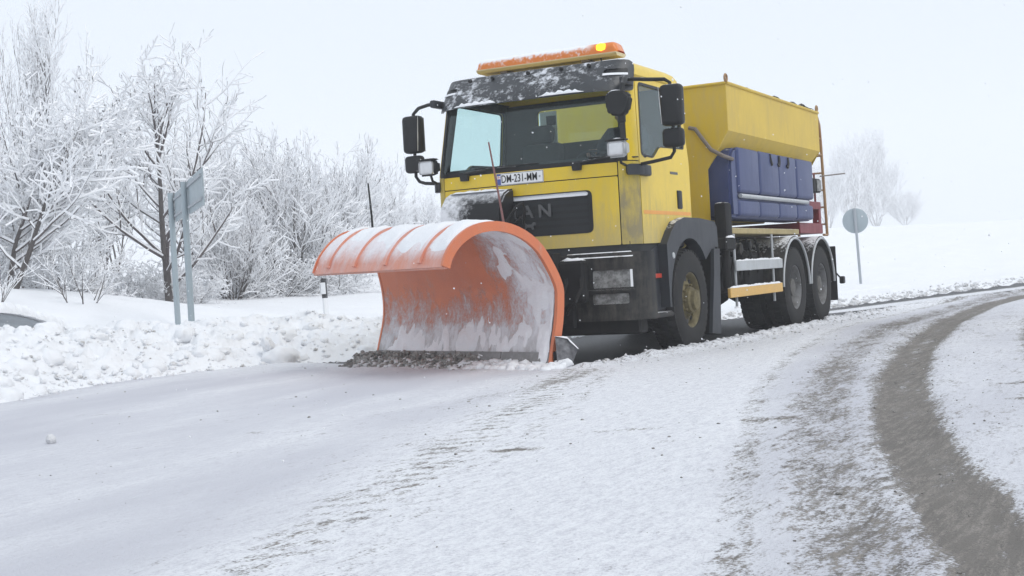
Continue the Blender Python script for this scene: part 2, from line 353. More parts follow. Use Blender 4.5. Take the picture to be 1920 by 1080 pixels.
# value noise for terrain
_tab = rng.random((256, 256))
def vnoise(x, y):
    xi = np.floor(x).astype(int); yi = np.floor(y).astype(int); fx = x - xi; fy = y - yi; fx = fx * fx * (3 - 2 * fx); fy = fy * fy * (3 - 2 * fy)
    g = lambda i, j: _tab[i & 255, j & 255]
    return (g(xi, yi) * (1 - fx) + g(xi + 1, yi) * fx) * (1 - fy) + (g(xi, yi + 1) * (1 - fx) + g(xi + 1, yi + 1) * fx) * fy
def fbm(x, y, o=4, ga=.5):
    s = 0; a = 1; t = 0
    for k in range(o): s = s + a * vnoise(x * 2 ** k + 17.3 * k, y * 2 ** k + 9.1 * k); t += a; a *= ga
    return s / t
def sstep(a, b, x): q = np.clip((x - a) / (b - a), 0, 1); return q * q * (3 - 2 * q)

# ------------------------------------------------------------------ ground: road and snow fields
def curve(pts, soft=.6):
    px, py = zip(*pts); gx = np.linspace(px[0], px[-1], 6000); gy = np.interp(gx, px, py); k = max(3, int(soft / (gx[1] - gx[0])) | 1)
    ker = np.hanning(k + 2); ker /= ker.sum(); gy = np.convolve(np.pad(gy, k // 2 + 1, mode='edge'), ker, 'valid')[:6000]
    return lambda x: np.interp(x, gx, gy)
EDGE = curve([(-400, 330), (-120, 72), (-60, 21), (-33, 5.4), (-23, 2.1), (-14.2, .7), (-10.4, .05), (-7.5, -.9), (-5.6, -1.6), (-3.4, -1.8), (-1.5, -2.0), (-.2, -2.5), (.8, -3.6), (2, -4.0), (3.5, -3.9), (5.3, -3.3), (8, -2.5), (12, -1.2), (20, 2.0), (40, 13), (90, 50), (400, 330)], .9)
LEFT = curve([(-400, 345), (-120, 84), (-60, 31), (-33, 13.5), (-23, 9.6), (-14, 7.4), (-7, 6.7), (0, 7.0), (8, 8.6), (13, 10.2), (20, 13), (40, 24.5), (90, 62), (400, 345)], 2)
CUT = curve([(-400, 338), (-120, 78), (-60, 25.5), (-33, 8.6), (-23, 5.0), (-15, 2.8), (-10.7, 1.9), (-6.8, 1.40), (-3.4, 1.30), (0, 1.25), (2.4, .90), (12, .85), (400, .7)], .9)
TRK = curve([(-60, 23), (-33, 8.4), (-23, 5.4), (-17, 4.05), (-12, 3.25), (-8.7, 3.05), (-3.6, 3.2), (.84, 3.65), (3.9, 4.1), (6.3, 4.58), (7.7, 4.92), (9.5, 5.45), (13, 6.6), (20, 9.3)], 2)
T3 = curve([(-60, 22), (-33, 7.6), (-23, 4.7), (-12, 2.65), (-2.85, 2.6), (1.93, 3.2), (5.24, 3.85), (7.58, 4.45), (9.8, 5.1), (13, 6.2), (20, 9)], 2)
T2 = curve([(-60, 21.6), (-33, 7.2), (-23, 4.3), (-12, 2.2), (-3.1, 1.95), (1.8, 2.68), (5.2, 3.42), (7.6, 4.12), (9.8, 4.75), (13, 5.9), (20, 8.6)], 2)
BL0 = np.array((2.40, .76)); BL1 = np.array((1.42, -1.92))                     # cutting edge of the plough
def Hf(x, y, rough=True):
    x = np.asarray(x, float); y = np.asarray(y, float); e = EDGE(x); d = e - y; l = LEFT(x); d2 = y - l
    h = np.zeros(np.broadcast(x, y).shape)
    nb = sstep(-9, -2.5, x)                                                   # piled berm beside the plough, low one behind
    pf = np.interp(d, [0, .4, 1, 1.8, 2.6, 3.4, 4.6, 6, 9, 16, 30, 80, 400], [0, .12, .30, .46, .54, .47, .39, .44, .98, 1.60, 1.95, 2.4, 4])
    pb = np.interp(d, [0, .25, .7, 2, 5, 10, 20, 40, 80, 120, 200, 260, 400], [0, .07, .11, .10, .14, .5, 1.25, 2.2, 3.3, 4.2, 5.9, 6.9, 9.7])
    kb = .40 + .60 * sstep(-5.0, 2.0, x); pf = pf * (kb + (1 - kb) * sstep(4.5, 10, d))
    hr = pf * nb + pb * (1 - nb)
    hl = np.interp(d2, [0, .5, 1.5, 3, 10, 60, 400], [0, .15, .25, .15, .2, .8, 2])
    lump = fbm(x * 1.6, y * 1.6, 3) - .5; lump2 = np.abs(fbm(x * 5.1 + 40, y * 5.1, 3) - .5) * 2; lump3 = fbm(x * 13, y * 13, 2) - .5
    berm = sstep(.05, .7, d) * (1 - sstep(3.4, 5.2, d)) * (.35 + .65 * nb)
    und = (fbm(x * .09 + 5, y * .09, 3) - .5) * sstep(3, 12, np.maximum(d, d2)) * .7 + (fbm(x * .45 + 5, y * .45, 3) - .5) * sstep(3, 8, np.maximum(d, d2)) * .22
    h = np.where(d > 0, hr, np.where(d2 > 0, hl, 0.0)) + und
    if rough: h = h + berm * (lump * .34 - lump2 * .24 + .08 + lump3 * .09)
    # driving surface
    onroad = (d <= 0) & (d2 <= 0); cut = CUT(x)
    bx = (x - BL0[0]) * (BL1[1] - BL0[1]) - (y - BL0[1]) * (BL1[0] - BL0[0])   # < 0 in front of the blade
    ploughed = (1 - sstep(-.04, .05, y - cut)) * (1 - sstep(-.10, .02, -bx / 2.85))
    snowt = .045 * (1 - ploughed) * sstep(0, .4, -d2)
    ridge = .05 * np.exp(-((y - cut - .12) / .10) ** 2) * (x < 2.5) * (.4 + 1.2 * vnoise(x * 4, y * 4))
    tr = lambda c, w: np.exp(-(np.abs(y - c) / w) ** 4)
    trk = .022 * tr(TRK(x), .17) + .010 * tr(T3(x), .15) + .008 * tr(T2(x), .10)
    h = np.where(onroad, (snowt + ridge - trk * (1 - ploughed) + (fbm(x * 1.2, y * 2.5, 3) - .5) * .022 * (1 - ploughed)), h + .045 * np.exp(-np.maximum(d, d2) / .3) * (d2 < 0) * 0)
    return h, d, d2, ploughed, tr
def Hz(x, y): return float(Hf(np.array([x]), np.array([y]))[0][0])
def graded(a, b, st, lo, hi, g=1.16):
    m = list(np.arange(a, b + 1e-6, st)); s = st
    while m[-1] < hi: s = min(s * g, 25); m.append(m[-1] + s)
    s = st; f = []
    q = a
    while q > lo: s = min(s * g, 25); q -= s; f.append(q)
    return np.array(f[::-1] + m)
gx = graded(-9.0, 11.0, .055, -420, 320); gy = graded(-8.0, 5.8, .055, -420, 420)
X, Y = np.meshgrid(gx, gy, indexing='ij')
Z, D, D2, PL, TR = Hf(X, Y)
nx, ny = X.shape
idx = np.arange(nx * ny).reshape(nx, ny)
quads = np.stack([idx[:-1, :-1], idx[1:, :-1], idx[1:, 1:], idx[:-1, 1:]], -1).reshape(-1, 4)
dc = np.maximum(D, D2); dq = dc.ravel()[quads].mean(1)
V = np.stack([X, Y, Z], -1).reshape(-1, 3)
def sub(name, mask, attrs, mat, label):
    q = quads[mask]; u, inv = np.unique(q, return_inverse=True); me = np_mesh(name, V[u], inv.reshape(-1, 4))
    for an, av in attrs.items():
        a = me.attributes.new(an, 'FLOAT', 'POINT'); a.data.foreach_set('value', av.ravel()[u].astype(np.float32))
    o = link(name, me, mat, None, None); me.polygons.foreach_set('use_smooth', [True] * len(me.polygons)); tag(o, label, None, None, 'structure'); return o
# how much snow lies on the road and how much brown slush shows through
behind = sstep(-7.0, -9.5, X)
mid = np.exp(-((Y - (EDGE(X) * .55 + CUT(X) * .45)) / .30) ** 2)
cover = 1 - PL * (1 - behind * (.30 + .65 * mid)) * 1.0
cover = np.where((X < 2.6) & (PL > .2), cover, 1.0)
L1 = curve([(-5, .9), (2.2, .95), (3.6, 1.35), (5, 1.8), (6.3, 2.2), (7.5, 2.55), (9.5, 3.15), (14, 4.6)], 1.5)
tread = .5 + .5 * np.sin((X * .8 + Y * .6) * 2 * math.pi / .17)
drt = .06 + .20 * sstep(-.5, .8, Y - T2(X)) * (1 - sstep(3, 40, -X)) + .07 * (vnoise(X * .5, Y * .9) - .3) + sstep(2.0, 3.0, X) * (.34 * TR(L1(X), .20) * (.35 + .95 * tread) + .20 * TR(L1(X) + .32, .10) + .12 * TR(L1(X) - .42, .25))
slush = drt + (.50 * TR(TRK(X), .18) + .16 * TR(TRK(X) - .10, .05) + .16 * TR(TRK(X) + .09, .05)) * (.75 + .5 * vnoise(X * .9, Y * 3)) + .31 * TR(T3(X), .22) * (.75 + .5 * vnoise(X * .6, Y * 2)) + .25 * TR(T2(X), .08) + .16 * TR(T3(X) + .36, .1) + .38 * TR(TRK(X) + 1.05, .2) + .22 * np.exp(-((Y - CUT(X) - .14) / .20) ** 2) * (X < 2.2)
slush = slush + behind * PL * .5 * (1 - mid) + .14 * np.exp(-((Y - (CUT(X) - .25 * (X - 2.4) * 0 + .45)) / .22) ** 2) * sstep(2.2, 3.2, X) * (X < 8)
slush = slush + .16 * np.exp(-(D / .35) ** 2) * (X > 0)
for (px_, py_, a_, w_) in ((6.75, 3.22, .55, .20), (7.55, 2.95, .55, .16), (7.2, 3.55, .45, .10), (6.3, 3.85, .45, .12), (4.4, 4.9, .45, .16), (5.3, 5.05, .4, .12), (7.0, .9, .4, .12), (5.0, -.4, .35, .16), (6.0, -1.3, .35, .2)):
    slush = slush + a_ * np.exp(-((X - px_) * .89 + (Y - py_) * .46) ** 2 / .05 ** 2 - ((Y - py_) * .89 - (X - px_) * .46) ** 2 / w_ ** 2)
pack = sstep(.25, -.9, Y - L1(X)) * sstep(1.0, 3.0, X) * (.52 + .9 * (fbm(X * .22 - Y * .1, Y * 1.6 - X * .25, 4) - .5)) + .30 * TR(EDGE(X) + 1.3, .45) * (X > 2) * vnoise(X * .7, Y * .7) + .42 * sstep(-.3, .5, Y - T2(X)) + .20 * TR(T3(X) - .1, .4) + .10
sub('road', dq <= 0, dict(cover=cover, slush=slush, pack=np.clip(pack, 0, 1)), 'road_snow', 'snow covered road with brown tyre tracks')
sub('snow_field', dq > 0, {}, 'snow', 'deep white snow beside the road')


# ------------------------------------------------------------------ the truck (x forward from the front axle, y to its left, z up)
TRUCK = empty('snow_plough_truck')
tag(TRUCK, 'yellow six-wheeled gritting lorry with a large orange snow plough on its front', 'truck')
T = TRUCK
def mapper(F0, w0, r, xr, flat, rake=True, bow=.045):
    S = F0 - bow - r - xr; arc = math.pi * r / 2
    def f(s, z, off=0.0):
        a = abs(s); sg = 1 if s >= 0 else -1
        if rake:
            w = w0 - .075 * max(0, (z - 2.0) / .9); F = F0 - .13 * max(0, (z - 1.97)) / .75 - (.10 * max(0, z - 2.72) / .25)
        else: w, F = w0, F0
        if a <= flat:
            q = a / flat; y = q * (w - r); x = F - bow * q * q; nx_, ny_ = 1.0, 2 * bow * q / flat
        elif a <= flat + arc:
            g = (a - flat) / r; x = F - bow - r + r * math.cos(g); y = w - r + r * math.sin(g); nx_, ny_ = math.cos(g), math.sin(g)
        else:
            q = (a - flat - arc) / S; x = (F - bow - r) * (1 - q) + xr * q; y = w; nx_, ny_ = 0.0, 1.0
        k = math.hypot(nx_, ny_); return (x + off * nx_ / k, sg * (y + off * ny_ / k), z)
    return f
CABR = -.33
cab = mapper(1.40, 1.12, .22, CABR, .90)
ARC0 = .90 + math.pi * .22 / 2
def sx(x): return ARC0 + (1.135 - x)
def mir(poly): return [(-a, b) for a, b in poly][::-1]
WIN = rounded([(sx(1.06), 2.03), (sx(.74), 2.02), (sx(.54), 2.14), (sx(-.20), 2.16), (sx(-.20), 2.765), (sx(1.02), 2.765)], [.06, .05, .05, .05, .07, .05])
ARCH = [(sx(.64), 1.15), (sx(.52), 1.26), (sx(.36), 1.36), (sx(.12), 1.405)]
SREAR = sx(CABR)
WS = rounded(rect(-1.06, 1.06, 1.985, 2.735), .05)
# dark inner shell
shell_out = [(-SREAR, 1.415), (sx(.1) * -1, 1.415), (-sx(.37), 1.36), (-sx(.64), 1.16), (-sx(1.1), 1.02), (sx(1.1), 1.02), (sx(.64), 1.16), (sx(.37), 1.36), (sx(.1), 1.415), (SREAR, 1.415), (SREAR, 2.86), (-SREAR, 2.86)]
def inset(poly, k):
    cx = sum(p[0] for p in poly) / len(poly); cz = sum(p[1] for p in poly) / len(poly)
    return [(cx + (a - cx) * k, cz + (b - cz) * k) for a, b in poly]
panel('cab_shell', shell_out, [WS, WIN, mir(WIN)], cab, -.014, .03, 'interior', T)
YP = 'yellow_paint'
panel('front_flap', rounded(rect(-.975, .975, 1.828, 1.955), .012), [], cab, 0, .012, YP, T)
GR = rounded(rect(-.70, .70, 1.285, 1.705), .06)
panel('grille_hatch', rounded(rect(-.975, .975, 1.15, 1.818), .015), [GR], cab, 0, .012, YP, T)
for sg in (1, -1):
    mm = (lambda p: p) if sg > 0 else mir
    panel('corner_panel', mm(rounded(rect(.985, 1.252, 1.15, 1.962), .012)), [], cab, 0, .012, 'yellow_grimy', T, .04)
    panel('windscreen_pillar', mm(rounded(rect(1.085, 1.252, 1.972, 2.83), .008)), [], cab, 0, .012, YP, T, .04)
    dr = panel('door', mm(rounded([(1.262, 1.15)] + [(p[0], p[1] + .006) for p in ARCH] + [(sx(-.315), 1.41), (sx(-.315), 2.835), (1.262, 2.835)], .012)), [mm(WIN)], cab, .003, .014, YP, T)
    panel('door_window', mm(inset(WIN, 1.015)), [], cab, -.006, .005, 'tinted_glass', dr, .1)
    panel('window_seal', mm(inset(WIN, 1.03)), [mm(inset(WIN, .965))], cab, .006, .008, 'black_plastic', dr, .06)
    h = MB(); x0, z0 = .045, 1.61
    h.box((x0 - .075, sg * 1.118 - .02, z0 - .10), (x0 + .065, sg * 1.118 + .02, z0 + .10), .018, seg=2); hb = h.build('door_handle', 'black_plastic', dr)
    panel('stripe', mm(rect(sx(1.08), sx(-.29), 1.445, 1.482)), [], cab, .0055, .002, 'stripe_orange', dr, .1)
    # small dark badge on the door
    m = MB(); m.box((.06, sg * 1.1245 - .003, 1.872), (.28, sg * 1.1245 + .003, 1.898), .001); m.build('door_badge', 'logo_grey', dr)
# roof
def outline(z, ins):
    pts = []
    for k in range(0, 65):
        s = -SREAR + 2 * SREAR * k / 64; p = cab(s, z, -ins); pts.append((max(p[0], CABR + ins), p[1], z))
    return pts
m = MB(); rings = [outline(2.838, 0), outline(2.91, .010), outline(2.965, .04), outline(3.005, .10), outline(3.03, .20), outline(3.04, .42)]
n = 65; vs = [p for g in rings for p in g]; fs = []
for i in range(len(rings) - 1):
    for k in range(n): fs.append((i * n + k, i * n + (k + 1) % n, (i + 1) * n + (k + 1) % n, (i + 1) * n + k))
fs.append(tuple((len(rings) - 1) * n + k for k in range(n))); m.add(vs, fs); roof = m.build('roof', YP, T, 40)
for yy in (1, -1):
    m = MB(); m.tube([(1.0, yy * 1.055, 2.845), (.3, yy * 1.055, 2.853), (-.31, yy * 1.055, 2.853)], .016, 6); m.build('gutter', 'yellow_paint', roof)
# rear wall with window
RW = rounded(rect(-.64, .64, 2.36, 2.76), .06)
def rearmap(s, z, off): return (CABR + .02 - off, s, z)
rw = panel('rear_wall', rounded(rect(-1.05, 1.05, 1.1, 2.85), .05), [RW], rearmap, 0, .03, YP, T, .1)
panel('rear_lining', rounded(rect(-1.04, 1.04, 1.1, 2.84), .05), [inset(RW, .98)], rearmap, -.05, .02, 'interior', rw, .1)
panel('rear_window', inset(RW, 1.02), [], rearmap, -.008, .005, 'tinted_glass', rw, .2)
m = MB(); m.box((CABR + .075, -.60, 2.37), (CABR + .078, -.39, 2.74)); sh = m.build('paper_sheet', 'white_plastic', rw, None)
m = MB(); m.box((CABR + .079, -.52, 2.58), (CABR + .081, -.40, 2.69)); m.build('paper_mark', 'seat_fabric', rw, None)
# windscreen
panel('windscreen', inset(WS, 1.01), [], cab, -.010, .005, 'tinted_glass', T, .1)
panel('windscreen_seal', rounded(rect(-1.08, 1.08, 1.962, 2.76), .06), [inset(WS, .965)], cab, -.001, .008, 'black_plastic', T)
m = MB()
m.box((CABR + .1, -1.05, 1.12), (1.3, 1.05, 1.18)); m.build('cab_floor', 'interior', T)
panel('dashboard', rect(-1.02, 1.02, 1.4, 2.03), [], cab, -.06, .35, 'interior', T, .1)
m = MB(); m.lathe([(.23, -.014), (.244, 0), (.23, .014), (.216, 0)], 32, 'z', closed=True); m.box((-.22, -.02, -.01), (.22, .02, .01)); m.box((-.06, -.06, -.03), (.06, .06, .01))
wheel_s = m.build('steering_wheel', 'seat_fabric', T); wheel_s.location = (.72, .52, 2.02); wheel_s.rotation_euler = (0, R(-28), 0)
for yy in (.52, -.55):
    m = MB(); m.box((-.18, yy - .26, 1.62), (.36, yy + .26, 1.80), .06, seg=2); m.box((-.26, yy - .25, 1.74), (-.08, yy + .25, 2.38), .07, (0, R(-9), 0), 2); m.box((-.25, yy - .14, 2.38), (-.14, yy + .14, 2.58), .04, (0, R(-6), 0), 2)
    m.box((-.1, yy - .2, 1.15), (.25, yy + .2, 1.63)); m.build('seat', 'seat_fabric', T)
# sun visor across the roof front, with marker lamp recesses
vz0, vz1 = 2.660, 2.995
voff = lambda s, z: .035 + .115 * max(0, (vz1 - z) / (vz1 - vz0)) ** .8 * (1 - .85 * float(sstep(.80, 1.12, abs(s))))
VM = [rounded(rect(sg * 1.0 - .095, sg * 1.0 + .095, 2.84, 2.895), .025) for sg in (-1, 1)]
vis = panel('sun_visor', rounded(rect(-1.17, 1.17, vz0, vz1), [.05, .05, .11, .11]), VM, cab, voff, .03, 'visor_plastic', T, .05)
panel('visor_top', rect(-1.10, 1.10, 2.965, 3.03), [], cab, lambda s, z: .04 - (z - 2.965) * 3.0, .02, 'visor_plastic', vis, .05)
for sg in (-1, 1):
    panel('marker_lamp', rounded(rect(sg * 1.0 - .10, sg * 1.0 + .10, 2.835, 2.90), .02), [], cab, .045, .03, 'black_plastic', vis, .05)
    panel('snow_ledge', rounded(rect(sg * 1.0 - .10, sg * 1.0 + .10, 2.825, 2.848), .01), [], cab, lambda s, z: voff(s, z) + .012, .04, 'snow', vis, .03)
for s_ in (-.75, -.45, 0.0, .40, .72):
    p = Vector(cab(s_, 2.955, .085)); m = MB(); m.lathe([(0, .012), (.016, .010), (.020, 0), (.020, -.02)], 10, 'x', p); m.build('visor_bolt', 'black_plastic', vis)
def snow_strip(name, pts, w, hgt, parent, mat='snow', seed=1, n=8):
    """a rounded, uneven ridge of lying snow along a line"""
    rr = random.Random(seed); P_ = []
    for i in range(len(pts) - 1):
        a, b = Vector(pts[i]), Vector(pts[i + 1]); k = max(2, int((b - a).length / .035))
        P_ += [a.lerp(b, j / k) for j in range(k)]
    P_.append(Vector(pts[-1])); vs = []; m = MB(); N = len(P_)
    for i, p in enumerate(P_):
        d = (P_[min(i + 1, N - 1)] - P_[max(i - 1, 0)]).normalized(); side = d.cross(Vector((0, 0, 1))).normalized(); e = min(1, min(i, N - 1 - i) / 3 + .12)
        ww = w * (.75 + .5 * rr.random()) * (.5 + .5 * e); hh = hgt * (.55 + .75 * rr.random()) * e
        for k in range(n): a = math.pi * k / (n - 1); vs.append(p + side * math.cos(a) * ww + Vector((0, 0, math.sin(a) * hh - .004)))
    fs = [(i * n + k, i * n + k + 1, (i + 1) * n + k + 1, (i + 1) * n + k) for i in range(N - 1) for k in range(n - 1)] + [(i * n + n - 1, i * n, (i + 1) * n, (i + 1) * n + n - 1) for i in range(N - 1)]
    fs += [tuple(range(n)), tuple((N - 1) * n + k for k in range(n))]
    m.add(vs, fs); return m.build(name, mat, parent, 60)
for (a, b, z, sd) in ((-.82, -.30, 2.672, 3), (.22, .72, 2.675, 4)):
    snow_strip('snow_lump', [cab(a + (b - a) * k / 8, z, voff(a, z) + .0) for k in range(9)], .022, .035, vis, 'snow', sd)
panel('visor_header', rounded(rect(-1.10, 1.10, 2.745, 2.93), .02), [], cab, .012, .012, 'black_plastic', vis, .06)
# grille
gr = panel('grille', inset(GR, 1.02), [], cab, -.03, .02, 'black_plastic', T)
panel('grille_frame', inset(GR, 1.005), [inset(GR, .965)], cab, .004, .03, 'black_plastic', gr, .05)
for k in range(5):
    z = 1.36 + k * .065; panel('grille_bar', rect(-.66, .66, z, z + .03), [], cab, -.012, .02, 'black_plastic', gr, .1)
panel('snow_ledge', rounded(rect(-.66, .66, 1.655, 1.70), .02), [], cab, lambda s, z: .002 - (z - 1.655) * .3, .03, 'snow', gr, .05)
for ch, yy in (('M', -.19), ('A', .005), ('N', .20)):
    p = cab(yy, 1.53, .012); text('letter', ch, .175, 'logo_grey', gr, p, (-.02, 1, 0), (0, 0, 1), 1.12, .008, bold=.004)
m = MB(); c = cab(.02, 1.39, .008)
m.prism([(c[1] + a, c[2] + b) for a, b in ((-.075, -.025), (-.045, -.03), (-.03, -.01), (.02, -.012), (.03, -.032), (.05, -.028), (.045, 0), (.075, .01), (.07, .035), (.045, .04), (.025, .018), (-.03, .02), (-.055, .045), (-.08, .03), (-.06, .01))], c[0], c[0] + .012, 'x'); m.build('emblem', 'logo_grey', gr)
# black air shield in front of one half of the grille
m = MB(); m.prism([(1.40, 1.25), (1.62, 1.25), (1.70, 1.34), (1.72, 1.52), (1.69, 1.64), (1.60, 1.735), (1.50, 1.775), (1.40, 1.785)], -.84, -.14, 'y'); sh = m.build('air_shield', 'shield_plastic', T, 25)
bm = bmesh.new(); bm.from_mesh(sh.data); bmesh.ops.bevel(bm, geom=[e for e in bm.edges if abs(e.verts[0].co.y - e.verts[1].co.y) < 1e-4], offset=.018, segments=2, affect='EDGES'); bm.to_mesh(sh.data); bm.free()
sh.data.polygons.foreach_set('use_smooth', [True] * len(sh.data.polygons)); sh.data.set_sharp_from_angle(angle=R(28))
def sheet(name, f, nu, nv, mat, parent, keep=None, sharp=60):
    V_ = []; ok = []
    for i in range(nu + 1):
        for j in range(nv + 1): V_.append(f(i / nu, j / nv)); ok.append(True if keep is None else keep(i / nu, j / nv))
    F_ = []
    for i in range(nu):
        for j in range(nv):
            q = (i * (nv + 1) + j, (i + 1) * (nv + 1) + j, (i + 1) * (nv + 1) + j + 1, i * (nv + 1) + j + 1)
            if all(ok[k] for k in q): F_.append(q)
    m = MB(); m.add(V_, F_); return m.build(name, mat, parent, sharp)
snow_strip('snow_cover', [(1.50, -.80, 1.772), (1.50, -.18, 1.772)], .085, .022, sh, 'snow', 91)
# licence plate
pl = Vector(cab(-.06, 1.885, .006)); m = MB(); m.box((pl.x, pl.y - .265, pl.z - .062), (pl.x + .006, pl.y + .265, pl.z + .062), .002); plate = m.build('licence_plate', 'plate_white', T, None)
m = MB(); m.prism([(pl.y + a * .265, pl.z + b * .062) for a, b in ((-1, -1), (1, -1), (1, 1), (-1, 1))], pl.x + .001, pl.x + .0065, 'x')
hole = [(pl.y - .258, pl.z - .055), (pl.y + .258, pl.z - .055), (pl.y + .258, pl.z + .055), (pl.y - .258, pl.z + .055)]
m = MB()
for (a, b) in (((-.262, -.058), (.262, -.0545)), ((-.262, .0545), (.262, .058)), ((-.262, -.0545), (-.2585, .0545)), ((.2585, -.0545), (.262, .0545))):
    m.box((pl.x + .005, pl.y + a[0], pl.z + a[1]), (pl.x + .0075, pl.y + b[0], pl.z + b[1]))
m.build('plate_rim', 'print_black', plate, None)
m = MB(); m.box((pl.x + .004, pl.y - .256, pl.z - .053), (pl.x + .0085, pl.y - .215, pl.z + .053)); m.build('country_band', 'plate_blue', plate, None)
m = MB(); m.box((pl.x + .0086, pl.y - .252, pl.z + .005), (pl.x + .0095, pl.y - .219, pl.z + .036)); m.build('flag', 'plate_white', plate, None)
m = MB(); m.box((pl.x + .0096, pl.y - .238, pl.z + .005), (pl.x + .0102, pl.y - .233, pl.z + .036)); m.box((pl.x + .0096, pl.y - .252, pl.z + .018), (pl.x + .0102, pl.y - .219, pl.z + .023)); m.build('flag_cross', 'red_reflector', plate, None)
text('plate_number', 'DM-231-MM', .112, 'print_black', plate, (pl.x + .0085, pl.y - .005, pl.z - .002), (0, 1, 0), (0, 0, 1), .70, .001, bold=.0008)
text('plate_seal', '*', .05, 'hose_grey', plate, (pl.x + .0085, pl.y + .225, pl.z - .01), (0, 1, 0), (0, 0, 1), 1, .001)
# wipers
for s_ in (-.70, .57):
    p = Vector(cab(s_, 1.945, .03)); m = MB(); m.prism([(p.y - .055, p.z + .045), (p.y + .055, p.z + .045), (p.y + .04, p.z - .04), (p.y - .04, p.z - .04)], p.x - .03, p.x + .015, 'x'); wp = m.build('wiper', 'black_plastic', T)
    m = MB(); m.tube([cab(s_, 1.975, .04), cab(s_ + .30, 2.005, .03), cab(s_ + .62, 2.00, .03)], [.014, .010, .007], 6); m.tube([cab(s_ + .12, 2.02, .01), cab(s_ + .45, 2.018, .01), cab(s_ + .85, 2.015, .01)], .009, 5); m.build('wiper_arm', 'black_plastic', wp)
# light bar
LB = empty('light_bar', (.70, 0, 0), 0, T)
m = MB(); m.prism([(-.10, 3.085), (.10, 3.085), (.135, 3.112), (.135, 3.122), (-.135, 3.122), (-.135, 3.112)], -.80, .82, 'y'); m.build('base', 'beacon_base', LB)
def dome(u, v):
    y = -.805 + 1.63 * u; e = 1 - abs(2 * u - 1) ** 10; e2 = min(1, (min(u, 1 - u) / .045)); e2 = math.sqrt(max(0, 1 - (1 - e2) ** 2)); a = math.pi * v
    ca_ = math.cos(a); return (math.copysign(abs(ca_) ** .55, ca_) * .130 * (.75 + .25 * e2), y, 3.122 + math.sin(a) ** .62 * .115 * (.15 + .85 * e2))
sheet('amber_dome', dome, 60, 14, 'amber_dome', LB)
m = MB(); m.lathe([(0, -.05), (.03, -.045), (.042, 0), (.03, .045), (0, .05)], 14, 'y', (.118, .655, 3.185)); lit = m.build('lit_lamp', 'lit_lamp', LB)
snow_strip('snow_cover', [(-.02, -.76, 3.226), (-.02, .45, 3.226)], .075, .028, LB, 'snow', 9)
for yy in (-.5, .45):
    m = MB(); m.box((-.05, yy - .03, 2.98), (.05, yy + .03, 3.085), .008); m.box((-.08, yy - .045, 3.06), (.08, yy + .045, 3.09), .008); m.build('mounting_foot', 'hose_grey', LB)
m = MB(); m.tube([(.05, .62, 2.97), (.05, .62, 3.09)], .008, 6); m.build('cable', 'black_plastic', LB)
